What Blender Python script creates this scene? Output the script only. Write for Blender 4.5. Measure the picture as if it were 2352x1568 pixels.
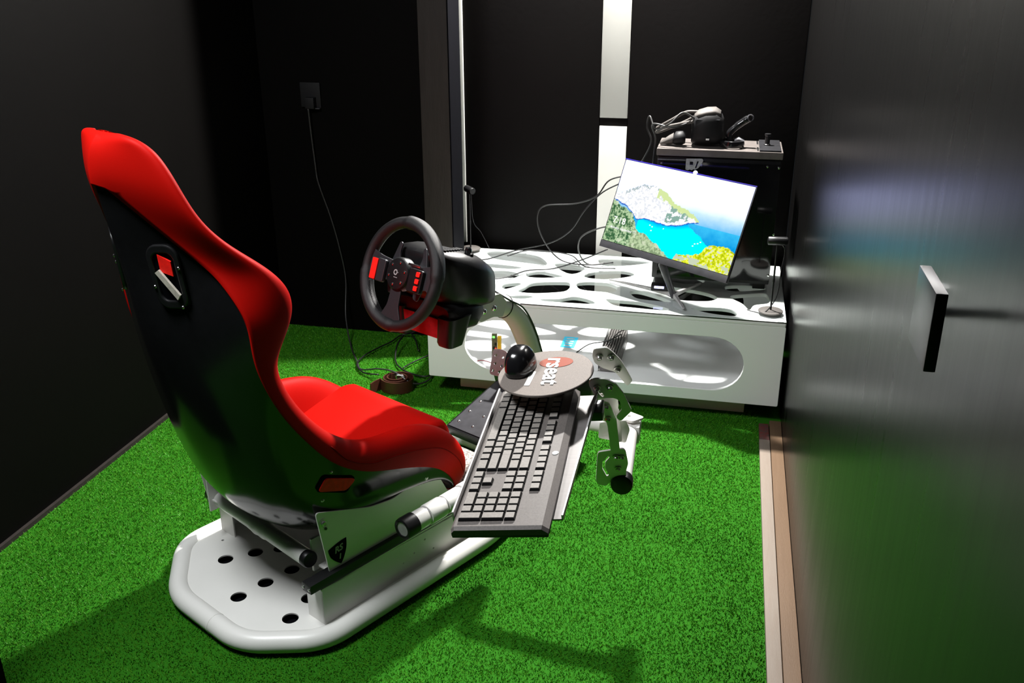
import bpy, bmesh, math, random
import numpy as np
from mathutils import Vector, Matrix, noise
from mathutils.bvhtree import BVHTree
random.seed(7)
rng = np.random.default_rng(7)
PI = math.pi
for o in list(bpy.data.objects): bpy.data.objects.remove(o)
scene = bpy.context.scene
COL = scene.collection

# ------------------------------------------------------------------ camera, light, exposure
def cam_axes(yaw, pitch, roll):
    cy, sy, cp, sp = math.cos(yaw), math.sin(yaw), math.cos(pitch), math.sin(pitch)
    f = Vector((-sy*cp, cy*cp, -sp)); r = Vector((cy, sy, 0)); u = r.cross(f)
    cr, sr = math.cos(roll), math.sin(roll)
    return cr*r + sr*u, -sr*r + cr*u, f
r_, u_, f_ = cam_axes(math.radians(12.835), math.radians(21.90), math.radians(-0.196))
cd = bpy.data.cameras.new('camera'); cam = bpy.data.objects.new('camera', cd); COL.objects.link(cam)
mw = Matrix.Identity(4)
for i in range(3): mw[i][0], mw[i][1], mw[i][2] = r_[i], u_[i], -f_[i]
mw[2][3] = 1.55
cam.matrix_world = mw
cd.sensor_width = 36; cd.lens = 2178/2352*36; cd.clip_start = .02
scene.camera = cam

world = bpy.data.worlds.new('world'); scene.world = world; world.use_nodes = True
world.node_tree.nodes['Background'].inputs[0].default_value = (.5, .55, .6, 1)
world.node_tree.nodes['Background'].inputs[1].default_value = .02

def area(name, loc, target, size, sizey, watts, color):
    l = bpy.data.lights.new(name, 'AREA'); l.shape = 'RECTANGLE'; l.size = size; l.size_y = sizey
    l.energy = watts; l.color = color
    o = bpy.data.objects.new(name, l); COL.objects.link(o); o.location = loc
    o.rotation_euler = (Vector(target)-Vector(loc)).to_track_quat('-Z', 'Y').to_euler()
    return o
area('alcove_lamp', (-.40, 3.77, 2.42), (-.42, 3.2, 0), .16, .08, 250, (1.0, .97, .93))
area('room_lamp', (-1.42, 1.22, 2.42), (-1.35, 1.35, 0), .5, .5, 66, (.95, .98, 1.0))

scene.view_settings.view_transform = 'Standard'
scene.view_settings.look = 'None'
scene.view_settings.gamma = 1
scene.view_settings.use_curve_mapping = False
scene.view_settings.exposure = 0.0

# ------------------------------------------------------------------ materials
def mat(name, col, rough=.5, metal=0, spec=.5, n_scale=0, n_amt=0, bump=0, b_scale=200, col2=None, stretch=None, coat=0, emis=None, e_str=0):
    m = bpy.data.materials.new(name); m.use_nodes = True
    nt = m.node_tree; b = nt.nodes['Principled BSDF']
    b.inputs['Base Color'].default_value = (*col, 1); b.inputs['Roughness'].default_value = rough
    b.inputs['Metallic'].default_value = metal; b.inputs['Specular IOR Level'].default_value = spec
    b.inputs['Coat Weight'].default_value = coat
    if emis:
        b.inputs['Emission Color'].default_value = (*emis, 1); b.inputs['Emission Strength'].default_value = e_str
    tc = nt.nodes.new('ShaderNodeTexCoord'); mp = nt.nodes.new('ShaderNodeMapping')
    nt.links.new(tc.outputs['Object'], mp.inputs[0])
    if stretch: mp.inputs['Scale'].default_value = stretch
    if n_scale:
        n = nt.nodes.new('ShaderNodeTexNoise'); n.inputs['Scale'].default_value = n_scale; n.inputs['Detail'].default_value = 6
        nt.links.new(mp.outputs[0], n.inputs['Vector'])
        cr = nt.nodes.new('ShaderNodeValToRGB'); cr.color_ramp.elements[0].position = .5-n_amt*.5; cr.color_ramp.elements[1].position = .5+n_amt*.5
        cr.color_ramp.elements[0].color = (*col, 1); cr.color_ramp.elements[1].color = (*(col2 or tuple(min(1, c*1.5) for c in col)), 1)
        nt.links.new(n.outputs['Fac'], cr.inputs[0]); nt.links.new(cr.outputs[0], b.inputs['Base Color'])
    if bump:
        n2 = nt.nodes.new('ShaderNodeTexNoise'); n2.inputs['Scale'].default_value = b_scale; n2.inputs['Detail'].default_value = 4
        nt.links.new(mp.outputs[0], n2.inputs['Vector'])
        bp = nt.nodes.new('ShaderNodeBump'); bp.inputs['Strength'].default_value = bump; bp.inputs['Distance'].default_value = .002
        nt.links.new(n2.outputs['Fac'], bp.inputs['Height']); nt.links.new(bp.outputs[0], b.inputs['Normal'])
    return m
M = {}
M['white_steel'] = mat('white_steel', (.72, .71, .68), .38, n_scale=9, n_amt=.9, col2=(.66, .655, .62), bump=.05, b_scale=300)
M['table_white'] = mat('table_white', (.80, .80, .80), .32, n_scale=5, n_amt=.9, col2=(.76, .76, .77))
M['red_pad'] = mat('red_pad', (.39, .0035, .0015), .55, spec=.06, n_scale=400, n_amt=.6, col2=(.36, .003, .0013), bump=.12, b_scale=1200)
M['red_seam'] = mat('red_seam', (.14, .002, .001), .7, spec=.04, n_scale=300, n_amt=.5)
M['shell_black'] = mat('shell_black', (.006, .006, .0065), .16, n_scale=40, n_amt=.7, col2=(.008, .008, .009))
M['black_plastic'] = mat('black_plastic', (.0045, .0045, .005), .38, spec=.4, n_scale=80, n_amt=.6, bump=.08, b_scale=900)
M['black_matte'] = mat('black_matte', (.003, .003, .0035), .6, spec=.3, n_scale=60, n_amt=.6)
M['hole_black'] = mat('hole_black', (.0012, .0012, .002), .8, spec=.05, n_scale=20, n_amt=.5)
M['leather'] = mat('leather', (.006, .006, .0065), .45, spec=.4, n_scale=200, n_amt=.5, bump=.4, b_scale=1500)
M['keyboard'] = mat('keyboard', (.085, .075, .070), .5, spec=.3, n_scale=300, n_amt=.5, bump=.1, b_scale=1500)
M['key'] = mat('key', (.15, .137, .125), .5, spec=.35, n_scale=200, n_amt=.5, bump=.06, b_scale=1500)
M['grey_plastic'] = mat('grey_plastic', (.032, .032, .036), .4, n_scale=50, n_amt=.5)
M['dark_steel'] = mat('dark_steel', (.05, .05, .055), .32, .8, n_scale=50, n_amt=.5)
M['spoke_metal'] = mat('spoke_metal', (.035, .035, .039), .4, .6, n_scale=200, n_amt=.5, stretch=(1, 1, 12))
M['chrome'] = mat('chrome', (.7, .7, .7), .2, 1, n_scale=50, n_amt=.5)
M['screw'] = mat('screw', (.35, .35, .34), .3, .9, n_scale=50, n_amt=.5)
M['alu'] = mat('alu', (.105, .096, .094), .45, .1, n_scale=30, n_amt=.6, stretch=(1, 20, 1))
M['alu_bright'] = mat('alu_bright', (.42, .41, .41), .35, .4, n_scale=30, n_amt=.5)
M['pad_grey'] = mat('pad_grey', (.145, .125, .112), .6, spec=.12, n_scale=500, n_amt=.5, bump=.1, b_scale=1500)
M['ink_white'] = mat('ink_white', (.62, .62, .60), .6, spec=.1, n_scale=100, n_amt=.4)
M['ink_grey'] = mat('ink_grey', (.24, .24, .24), .5, n_scale=100, n_amt=.4)
M['ink_red'] = mat('ink_red', (.28, .075, .05), .6, spec=.05, n_scale=60, n_amt=.6, col2=(.27, .09, .065))
M['red_gloss'] = mat('red_gloss', (.75, .008, .004), .55, spec=.3, n_scale=100, n_amt=.4)
M['red_bounce'] = mat('red_bounce', (.22, .006, .008), .35, n_scale=100, n_amt=.4)
M['beige'] = mat('beige', (.36, .33, .28), .6, n_scale=150, n_amt=.5)
M['belt'] = mat('belt', (.035, .0095, .005), .42, n_scale=60, n_amt=.8, col2=(.055, .017, .008), bump=.2, b_scale=700)
M['wall_black'] = mat('wall_black', (.0016, .0014, .0013), .55, spec=.05, n_scale=3, n_amt=.8, col2=(.0021, .0018, .0016), bump=.25, b_scale=35)
M['panel_black'] = mat('panel_black', (.0026, .0022, .0022), .5, spec=.07, n_scale=5, n_amt=.8, col2=(.0034, .0029, .0028), bump=.15, b_scale=50)
M['post_wood'] = mat('post_wood', (.016, .013, .0115), .6, spec=.2, n_scale=14, n_amt=.9, col2=(.030, .025, .022), stretch=(3, 3, .4), bump=.4, b_scale=60)
M['strip_white'] = mat('strip_white', (.56, .56, .525), .5, n_scale=6, n_amt=.7, col2=(.53, .53, .50))
M['ceiling_paint'] = mat('ceiling_paint', (.10, .10, .10), .8, n_scale=4, n_amt=.7)
M['rail_white'] = mat('rail_white', (.21, .18, .15), .6, spec=.2, n_scale=25, n_amt=.8, col2=(.19, .15, .12), stretch=(6, .5, 6), bump=.2, b_scale=120)
M['rail_wood'] = mat('rail_wood', (.135, .085, .05), .6, spec=.2, n_scale=12, n_amt=.9, col2=(.11, .067, .038), stretch=(10, .35, 10), bump=.3, b_scale=120)
M['rail_red'] = mat('rail_red', (.14, .012, .009), .6, n_scale=70, n_amt=.35, col2=(.05, .045, .04))
M['green_base'] = mat('green_base', (.016, .11, .004), .9, spec=.1, n_scale=60, n_amt=.8, col2=(.02, .13, .005))
M['cable'] = mat('cable', (.006, .006, .0065), .4, n_scale=60, n_amt=.5)
M['cable_grey'] = mat('cable_grey', (.022, .022, .022), .4, n_scale=60, n_amt=.5)
M['wire_red'] = mat('wire_red', (.75, .04, .01), .4, n_scale=60, n_amt=.5)
M['wire_maroon'] = mat('wire_maroon', (.20, .02, .03), .4, n_scale=60, n_amt=.5)
M['pcb'] = mat('pcb', (.06, .045, .02), .4, n_scale=300, n_amt=.3, col2=(.14, .12, .07))
M['yellow'] = mat('yellow', (.65, .38, .02), .4, n_scale=60, n_amt=.5)
M['led'] = mat('led', (.1, .8, .1), .4, emis=(.15, 1, .1), e_str=2.5)
M['led_blue'] = mat('led_blue', (.6, .6, 1), .4, emis=(.55, .55, 1), e_str=3)
M['cyan_label'] = mat('cyan_label', (.04, .50, .75), .5, n_scale=100, n_amt=.4, emis=(.03, .45, .8), e_str=.35)
M['pc_top'] = mat('pc_top', (.10, .088, .082), .38, .3, n_scale=40, n_amt=.6)
M['pc_glass'] = mat('pc_glass', (.003, .003, .0035), .08, n_scale=20, n_amt=.5)
M['pedal_steel'] = mat('pedal_steel', (.42, .38, .37), .3, .85, n_scale=60, n_amt=.5)
M['clear'] = mat('clear', (.8, .85, .8), .1)
M['fabric_grey'] = mat('fabric_grey', (.045, .040, .036), .7, n_scale=400, n_amt=.5, bump=.2, b_scale=1500)

# brushed, glossy black door: vertical brush marks broken up by fine relief
def door_mat():
    m = mat('door_gloss', (.0016, .0015, .0015), .33, spec=.20, n_scale=6, n_amt=.8, col2=(.0026, .0024, .0023), stretch=(1, 14, .6))
    nt = m.node_tree; b = nt.nodes['Principled BSDF']
    tc = nt.nodes.new('ShaderNodeTexCoord'); mp = nt.nodes.new('ShaderNodeMapping'); mp.inputs['Scale'].default_value = (1, 22, 1.0)
    n = nt.nodes.new('ShaderNodeTexNoise'); n.inputs['Scale'].default_value = 1.6; n.inputs['Detail'].default_value = 6
    bp = nt.nodes.new('ShaderNodeBump'); bp.inputs['Strength'].default_value = .07; bp.inputs['Distance'].default_value = .003
    nt.links.new(tc.outputs['Object'], mp.inputs[0]); nt.links.new(mp.outputs[0], n.inputs['Vector'])
    nt.links.new(n.outputs['Fac'], bp.inputs['Height']); nt.links.new(bp.outputs[0], b.inputs['Normal'])
    rr = nt.nodes.new('ShaderNodeMapRange'); rr.inputs['To Min'].default_value = .25; rr.inputs['To Max'].default_value = .32
    nt.links.new(n.outputs['Fac'], rr.inputs['Value']); nt.links.new(rr.outputs[0], b.inputs['Roughness'])
    return m
M['door_gloss'] = door_mat()

def glass_mat():
    m = bpy.data.materials.new('glass_pane'); m.use_nodes = True; nt = m.node_tree; nt.nodes.clear()
    out = nt.nodes.new('ShaderNodeOutputMaterial'); mx = nt.nodes.new('ShaderNodeMixShader'); fr = nt.nodes.new('ShaderNodeFresnel'); fr.inputs[0].default_value = 1.5
    tr = nt.nodes.new('ShaderNodeBsdfTransparent'); tr.inputs[0].default_value = (.95, .97, .96, 1)
    gl = nt.nodes.new('ShaderNodeBsdfGlossy'); gl.inputs['Roughness'].default_value = .02
    ge = nt.nodes.new('ShaderNodeNewGeometry'); iv = nt.nodes.new('ShaderNodeMath'); iv.operation = 'SUBTRACT'; iv.inputs[0].default_value = 1
    ml = nt.nodes.new('ShaderNodeMath'); ml.operation = 'MULTIPLY'
    nt.links.new(ge.outputs['Backfacing'], iv.inputs[1]); nt.links.new(fr.outputs[0], ml.inputs[0]); nt.links.new(iv.outputs[0], ml.inputs[1]); nt.links.new(ml.outputs[0], mx.inputs[0]); nt.links.new(tr.outputs[0], mx.inputs[1]); nt.links.new(gl.outputs[0], mx.inputs[2]); nt.links.new(mx.outputs[0], out.inputs[0])
    return m
M['glass'] = glass_mat()

def grass_mat():
    m = bpy.data.materials.new('grass_blade'); m.use_nodes = True; nt = m.node_tree; b = nt.nodes['Principled BSDF']
    tc = nt.nodes.new('ShaderNodeTexCoord')
    n = nt.nodes.new('ShaderNodeTexNoise'); n.inputs['Scale'].default_value = 420; n.inputs['Detail'].default_value = 3
    n2 = nt.nodes.new('ShaderNodeTexNoise'); n2.inputs['Scale'].default_value = 7; n2.inputs['Detail'].default_value = 3
    nt.links.new(tc.outputs['Object'], n.inputs['Vector']); nt.links.new(tc.outputs['Object'], n2.inputs['Vector'])
    add = nt.nodes.new('ShaderNodeMath'); add.operation = 'MULTIPLY_ADD'; add.inputs[1].default_value = .35
    nt.links.new(n2.outputs['Fac'], add.inputs[0]); nt.links.new(n.outputs['Fac'], add.inputs[2])
    cr = nt.nodes.new('ShaderNodeValToRGB'); e = cr.color_ramp.elements
    e[0].position = .40; e[0].color = (.022, .135, .005, 1); e[1].position = 1.0; e[1].color = (.080, .27, .014, 1)
    nt.links.new(add.outputs[0], cr.inputs[0]); nt.links.new(cr.outputs[0], b.inputs['Base Color'])
    b.inputs['Roughness'].default_value = .45; b.inputs['Specular IOR Level'].default_value = .12
    return m
M['grass'] = grass_mat()

def screen_mat():
    m = bpy.data.materials.new('screen_picture'); m.use_nodes = True; nt = m.node_tree; nt.nodes.clear()
    out = nt.nodes.new('ShaderNodeOutputMaterial'); em = nt.nodes.new('ShaderNodeEmission'); at = nt.nodes.new('ShaderNodeAttribute'); at.attribute_name = 'picture'
    em.inputs[1].default_value = 1.12
    nt.links.new(at.outputs['Color'], em.inputs[0]); nt.links.new(em.outputs[0], out.inputs[0]); return m
M['screen'] = screen_mat()
M['screen_text'] = mat('screen_text', (0, 0, 0), .5, emis=(1, 1, 1), e_str=1.0)

# ------------------------------------------------------------------ helpers
def set_props(o, label=None, cat=None, group=None, kind=None):
    if label: o['label'] = label
    if cat: o['category'] = cat
    if group: o['group'] = group
    if kind: o['kind'] = kind
    return o
def thing(name, loc, label, cat, group=None, rot=None):
    o = bpy.data.objects.new(name, None); o.empty_display_size = .05; COL.objects.link(o)
    o.matrix_world = Matrix.Translation(Vector(loc)) @ (rot.to_4x4() if rot else Matrix.Identity(4))
    return set_props(o, label, cat, group)
WM = {}
def world_of(o):
    mws = []
    while o: mws.append(o.matrix_basis.copy()); o = o.parent
    m = Matrix.Identity(4)
    for x in reversed(mws): m = m @ x
    return m
def link_mesh(name, me, m, parent=None, smooth=None, mods=None):
    """me is in world coordinates; it is moved into its parent's frame, or given an origin at its base"""
    o = bpy.data.objects.new(name, me); COL.objects.link(o)
    if len(me.materials) == 0:
        me.materials.append(M[m] if isinstance(m, str) else m)
    if parent:
        o.parent = parent; me.transform(world_of(parent).inverted())
    else:
        n = len(me.vertices); a = np.empty(n*3); me.vertices.foreach_get('co', a); a = a.reshape(-1, 3)
        c = Vector(((a[:, 0].min()+a[:, 0].max())/2, (a[:, 1].min()+a[:, 1].max())/2, a[:, 2].min()))
        me.transform(Matrix.Translation(-c)); o.location = c
    if smooth is not None:
        me.polygons.foreach_set('use_smooth', [True]*len(me.polygons))
        if smooth < 180:
            me.set_sharp_from_angle(angle=math.radians(smooth))
    me.update()
    return o
def fin(name, bm, m, parent=None, smooth=None, mtx=None):
    if mtx is not None: bm.transform(mtx)
    bmesh.ops.recalc_face_normals(bm, faces=bm.faces)
    me = bpy.data.meshes.new(name); bm.to_mesh(me); bm.free()
    return link_mesh(name, me, m, parent, smooth)
def bx(bm, c, s, mtx=None, bevel=0):
    mt = Matrix.Translation(Vector(c)) @ Matrix.Diagonal((*s, 1))
    if mtx is not None: mt = mtx @ mt
    r = bmesh.ops.create_cube(bm, size=1, matrix=mt)
    if bevel:
        es = list({e for v in r['verts'] for e in v.link_edges})
        bmesh.ops.bevel(bm, geom=es, offset=bevel, segments=2, affect='EDGES', profile=.7)
def box(name, c, s, m, parent=None, bevel=0, mtx=None):
    bm = bmesh.new(); bx(bm, c, s, None, bevel)
    return fin(name, bm, m, parent, 40 if bevel else None, mtx)
def catmull(pts, n=6, closed=False):
    P = [Vector(p) for p in pts]; out = []; L = len(P)
    for i in range(L if closed else L-1):
        p0 = P[(i-1) % L] if closed or i > 0 else P[0]*2-P[1]
        p1, p2 = P[i], P[(i+1) % L]
        p3 = P[(i+2) % L] if closed or i+2 < L else P[-1]*2-P[-2]
        for k in range(n):
            t = k/n; out.append(.5*((2*p1)+(-p0+p2)*t+(2*p0-5*p1+4*p2-p3)*t*t+(-p0+3*p1-3*p2+p3)*t**3))
    if not closed: out.append(P[-1])
    return out
def bend(pts, r, n=6, closed=False):
    """polyline with its corners rounded to radius-like offset r"""
    P = [Vector(p) for p in pts]; L = len(P); out = []
    for i in range(L):
        if not closed and i in (0, L-1): out.append(P[i]); continue
        a, b, c = P[i-1], P[i], P[(i+1) % L]
        ra = min(r, (a-b).length*.49); rc = min(r, (c-b).length*.49)
        p, q = b+(a-b).normalized()*ra, b+(c-b).normalized()*rc
        for k in range(n+1):
            t = k/n; out.append((1-t)**2*p+2*t*(1-t)*b+t*t*q)
    return out
def tube(bm, pts, rad, seg=16, closed=False, caps=True):
    P = [Vector(p) for p in pts]; L = len(P)
    rads = rad if isinstance(rad, (list, tuple)) else [rad]*L
    T = []
    for i in range(L):
        a = P[(i-1) % L] if closed or i > 0 else P[i]; b = P[(i+1) % L] if closed or i < L-1 else P[i]
        T.append((b-a).normalized())
    up = Vector((0, 0, 1)) if abs(T[0].z) < .9 else Vector((1, 0, 0))
    nrm = (up-T[0]*up.dot(T[0])).normalized(); rings = []
    for i in range(L):
        nrm = (nrm-T[i]*nrm.dot(T[i])).normalized(); b = T[i].cross(nrm)
        rings.append([bm.verts.new(P[i]+(nrm*math.cos(2*PI*k/seg)+b*math.sin(2*PI*k/seg))*rads[i]) for k in range(seg)])
    for i in range(L if closed else L-1):
        A_, B_ = rings[i], rings[(i+1) % L]
        for k in range(seg):
            try: bm.faces.new((A_[k], A_[(k+1) % seg], B_[(k+1) % seg], B_[k]))
            except ValueError: pass
    if caps and not closed:
        bm.faces.new(rings[0][::-1]); bm.faces.new(rings[-1])
    return rings
def tube_obj(name, pts, rad, m, parent=None, seg=16, closed=False, mtx=None, smooth=50):
    bm = bmesh.new(); tube(bm, pts, rad, seg, closed); return fin(name, bm, m, parent, smooth, mtx)
def lathe(bm, prof, seg=32, mtx=None):
    rings = []
    for r, z in prof:
        if r < 1e-6: rings.append([bm.verts.new((0, 0, z))])
        else: rings.append([bm.verts.new((r*math.cos(2*PI*k/seg), r*math.sin(2*PI*k/seg), z)) for k in range(seg)])
    vs = [v for r in rings for v in r]
    for A_, B_ in zip(rings, rings[1:]):
        for k in range(seg):
            a, b = A_[k % len(A_)], A_[(k+1) % len(A_)]; c, d = B_[(k+1) % len(B_)], B_[k % len(B_)]
            f = [x for i, x in enumerate((a, b, c, d)) if x not in (a, b, c, d)[:i]]
            if len(f) > 2: bm.faces.new(f)
    if mtx is not None: bmesh.ops.transform(bm, matrix=mtx, verts=vs)
def lathe_obj(name, prof, m, parent=None, mtx=None, seg=32, smooth=40):
    bm = bmesh.new(); lathe(bm, prof, seg, mtx); return fin(name, bm, m, parent, smooth)
def frame(o, x, y, z):
    m = Matrix.Identity(4)
    for i in range(3): m[i][0], m[i][1], m[i][2], m[i][3] = x[i], y[i], z[i], o[i]
    return m
def frame_z(o, z, xhint=(0, 0, 1)):
    z = Vector(z).normalized(); x = Vector(xhint)-z*Vector(xhint).dot(z)
    if x.length < 1e-4: x = Vector((1, 0, 0))-z*z.x
    x.normalize(); return frame(o, x, z.cross(x), z)
def curve_mesh(splines, thick, bevel=0, res=2):
    c = bpy.data.curves.new('plate_curve', 'CURVE'); c.dimensions = '2D'; c.fill_mode = 'BOTH'
    c.extrude = max(1e-5, thick/2-bevel); c.bevel_depth = bevel; c.bevel_resolution = 1; c.offset = -bevel
    for pts in splines:
        s = c.splines.new('POLY'); s.points.add(len(pts)-1); s.use_cyclic_u = True
        for p, q in zip(s.points, pts): p.co = (q[0], q[1], 0, 1)
    o = bpy.data.objects.new('plate_tmp', c); COL.objects.link(o)
    bpy.context.view_layer.update()
    me = bpy.data.meshes.new_from_object(o.evaluated_get(bpy.context.evaluated_depsgraph_get()))
    bpy.data.objects.remove(o); bpy.data.curves.remove(c)
    return me
def plate(name, outer, holes, thick, m, mtx, parent=None, bevel=0, smooth=30):
    me = curve_mesh([outer]+list(holes), thick, bevel); me.transform(mtx); me.materials.clear()
    me.name = name
    return link_mesh(name, me, m, parent, smooth)
def text_mesh(s, size, thick=.0002, shear=0, bold=0):
    c = bpy.data.curves.new('lettering', 'FONT'); c.body = s; c.size = size; c.extrude = thick; c.shear = shear; c.offset = bold
    c.align_x = 'CENTER'; c.align_y = 'CENTER'; c.resolution_u = 3
    o = bpy.data.objects.new('text_tmp', c); COL.objects.link(o); bpy.context.view_layer.update()
    me = bpy.data.meshes.new_from_object(o.evaluated_get(bpy.context.evaluated_depsgraph_get()))
    bpy.data.objects.remove(o); bpy.data.curves.remove(c); me.materials.clear(); return me
def circ(cx, cy, rx, ry=None, n=24, a0=0):
    ry = ry or rx; return [(cx+rx*math.cos(2*PI*k/n+a0), cy+ry*math.sin(2*PI*k/n+a0)) for k in range(n)]
def rrect(x0, y0, x1, y1, r, n=6):
    out = []
    for cx, cy, a in ((x1-r, y1-r, 0), (x0+r, y1-r, PI/2), (x0+r, y0+r, PI), (x1-r, y0+r, 1.5*PI)):
        for k in range(n+1):
            t = a+PI/2*k/n; out.append((cx+r*math.cos(t), cy+r*math.sin(t)))
    return out
def rpoly(pts, r, n=4):
    return [(p.x, p.y) for p in bend([(x, y, 0) for x, y in pts], r, n, True)]
def smooth2(pts, n=5):
    return [(p.x, p.y) for p in catmull([(x, y, 0) for x, y in pts], n, True)]
def cable(name, pts, rad, label, m='cable', cat='cable', group=None, n=8, seg=8):
    return set_props(tube_obj(name, catmull(pts, n), rad, m, seg=seg, smooth=180), label, cat, group)

# ------------------------------------------------------------------ setting
def struct(name, c, s, m, bevel=0): return set_props(box(name, c, s, m, bevel=bevel), kind='structure')
XL, XR, YB, YA, YF, ZC = -1.93, .262, 3.75, 3.92, -.9, 2.5
struct('floor', ((XL+XR)/2, (YF+YA)/2+.05, -.03), (XR-XL+.5, YA-YF+.2, .06), 'green_base')
struct('ceiling', ((XL+XR)/2, (YF+YA)/2, ZC+.03), (XR-XL+.5, YA-YF+.3, .06), 'ceiling_paint')
struct('wall_left', (XL-.03, (YF+YB)/2, ZC/2), (.06, YB-YF, ZC), 'wall_black')
struct('wall_front', ((XL+XR)/2, YF-.03, ZC/2), (XR-XL+.3, .06, ZC), 'wall_black')
struct('wall_back', ((XL-1.16)/2, YB+.12, ZC/2), (-1.16-XL, .24, ZC), 'wall_black')
struct('baseboard_left', (XL+.006, 1.75, .007), (.012, 3.9, .014), 'post_wood')
wa = struct('wall_alcove', ((-1.2+XR)/2, YA+.05, ZC/2), (XR+1.2, .04, ZC), 'wall_black')
def piece(name, x0, x1, z0, z1, y, t, m):
    return box(name, ((x0+x1)/2, y, (z0+z1)/2), (x1-x0, t, z1-z0), m, wa, bevel=.002)
piece('black_panel', -1.088, -.521, 0, ZC, 3.91, .03, 'panel_black')
piece('black_panel', -.405, .26, 0, ZC, 3.91, .03, 'panel_black')
piece('white_board', -.519, -.407, .955, ZC, 3.912, .03, 'strip_white')
piece('white_board', -.519, -.407, 0, .922, 3.912, .03, 'strip_white')
piece('cross_band', -.519, -.407, .924, .953, 3.916, .03, 'panel_black')
piece('white_edging', -1.106, -1.088, .40, ZC, 3.905, .035, 'strip_white')
struct('trim_1', (-1.1095, 3.625, ZC/2), (.113, .15, ZC), 'post_wood', .003)          # the wooden end post of the partition
struct('trim_4', (-1.0505, 3.627, ZC/2), (.005, .15, ZC), 'hole_black', .001)
struct('light_gap_filler', (-1.128, 3.745, ZC/2), (.076, .11, ZC), 'hole_black')  # unseen filler added to stop lamp light leaking past the post
# floor track of the sliding door
t1 = set_props(box('trim_2', (.2015, 1.85, .009), (.035, 2.34, .018), 'rail_white', bevel=.002), kind='structure')
box('worn_end', (.2015, 3.085, .008), (.033, .125, .016), 'rail_red', t1, bevel=.001)
struct('trim_3', (.241, 1.55, .008), (.040, 3.24, .024), 'rail_wood', .002)
# big black sliding door on the right, with its pull
d1 = set_props(thing('door_1', (XR+.02, 1.6, 0), None, None), kind='structure')
box('door_panel', (XR+.02, 1.5, 1.24), (.04, 4.8, 2.46), 'door_gloss', d1)
hx = Vector((.235, .90, 1.215))
dh = box('door_handle', (.196, .905, 1.236), (.011, .088, .076), 'dark_steel', d1, bevel=.002)
box('rose', (.256, 1.20, 1.14), (.008, .030, .075), 'dark_steel', dh, bevel=.003)
bm = bmesh.new(); tube(bm, [(.199, .945, 1.225), (.215, .99, 1.215), (.252, 1.19, 1.145)], .006, 10); fin('stem', bm, 'dark_steel', dh)
# black leaf that cuts across the lower left corner of the view
p0, p1 = Vector((-1.655, 1.566, 0)), Vector((-1.46, 1.39, 0)); dd = (p1-p0).normalized()
mt = frame((p0+p1)/2-Vector((dd.y, -dd.x, 0))*-.012, dd, Vector((-dd.y, dd.x, 0)), Vector((0, 0, 1)))
set_props(box('door_2', (0, -.012, .9), ((p1-p0).length, .024, 1.8), 'wall_black', mtx=mt), kind='structure')

# artificial grass: short blades, as real pile
def grass():
    n = 330000
    x = rng.uniform(XL+.015, .182, n); y = rng.uniform(1.15, 3.74, n)
    a = rng.uniform(0, 2*PI, n); h = rng.uniform(.004, .0085, n); w = rng.uniform(.0009, .0018, n)
    la = rng.normal(0, .5, n)+PI*rng.integers(0, 2, n); ln = rng.uniform(.001, .008, n)
    v = np.empty((n, 3, 3)); dx, dy = np.cos(a)*w, np.sin(a)*w
    v[:, 0] = np.stack([x-dx, y-dy, np.full(n, -.0005)], 1); v[:, 1] = np.stack([x+dx, y+dy, np.full(n, -.0005)], 1)
    v[:, 2] = np.stack([x+np.cos(la)*ln, y+np.sin(la)*ln, h], 1)
    me = bpy.data.meshes.new('artificial_grass'); me.vertices.add(n*3); me.vertices.foreach_set('co', v.ravel())
    me.loops.add(n*3); me.loops.foreach_set('vertex_index', np.arange(n*3)); me.polygons.add(n)
    me.polygons.foreach_set('loop_start', np.arange(0, n*3, 3)); me.polygons.foreach_set('loop_total', np.full(n, 3))
    me.update(calc_edges=True)
    o = bpy.data.objects.new('artificial_grass', me); COL.objects.link(o); me.materials.append(M['grass'])
    set_props(o, 'bright green artificial grass pile covering the whole floor', 'grass', kind='stuff')
grass()

# ------------------------------------------------------------------ rig frame (u forward, v left, z up)
D0 = Vector((-.854, 1.704, 0)); AX = Vector((.4718, .8817, 0)).normalized(); VX = Vector((-AX.y, AX.x, 0)); ZX = Vector((0, 0, 1))
RIG = frame(D0, AX, VX, ZX)
def W(u, v, z): return RIG @ Vector((u, v, z))
def side_frame(v): return frame(W(0, v, 0), AX, ZX, -VX)       # 2D x = u, y = z, thickness across

rig = thing('simulator_frame', W(.5, .3, 0), 'white tubular steel simulator frame under the red racing seat', 'simulator frame')
oct_pts = [(0, 0), (-.135, .145), (-.135, .43), (.0, .615), (.62, .615), (.98, .50), (.98, .10), (.60, 0)]
zb = .031
tube_obj('base_pipe', bend([W(u, v, zb) for u, v in oct_pts], .062, 7, True), .0265, 'white_steel', rig, 20, True)
bm = bmesh.new(); jx = W(-.135, .255, zb)
tube(bm, [jx-VX*.003, jx+VX*.003], .0272, 20); fin('weld_joint', bm, 'white_steel', rig, 50)
hol = [(.026, .453), (.098, .419), (.035, .284), (-.046, .286), (.115, .279), (.068, .145), (-.012, .116), (.156, .383), (.19, .52), (.2, .24), (.15, .10)]
bplate = plate('base_plate', rpoly([(.01, .012), (-.118, .155), (-.118, .42), (.01, .60), (.60, .60), (.60, .012)], .02),
      [circ(u, v, .0205) for u, v in hol]+[circ(.073, .538, .004)], .004, 'white_steel', frame(W(0, 0, .043), AX, VX, ZX), rig)
# black sheet added below the plate to stand for shade in the holes
plate('hole_shade_sheet', rpoly([(.02, .03), (-.10, .16), (-.10, .41), (.02, .59), (.58, .59), (.58, .03)], .02), [], .004, 'hole_black', frame(W(0, 0, .022), AX, VX, ZX), rig)
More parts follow.
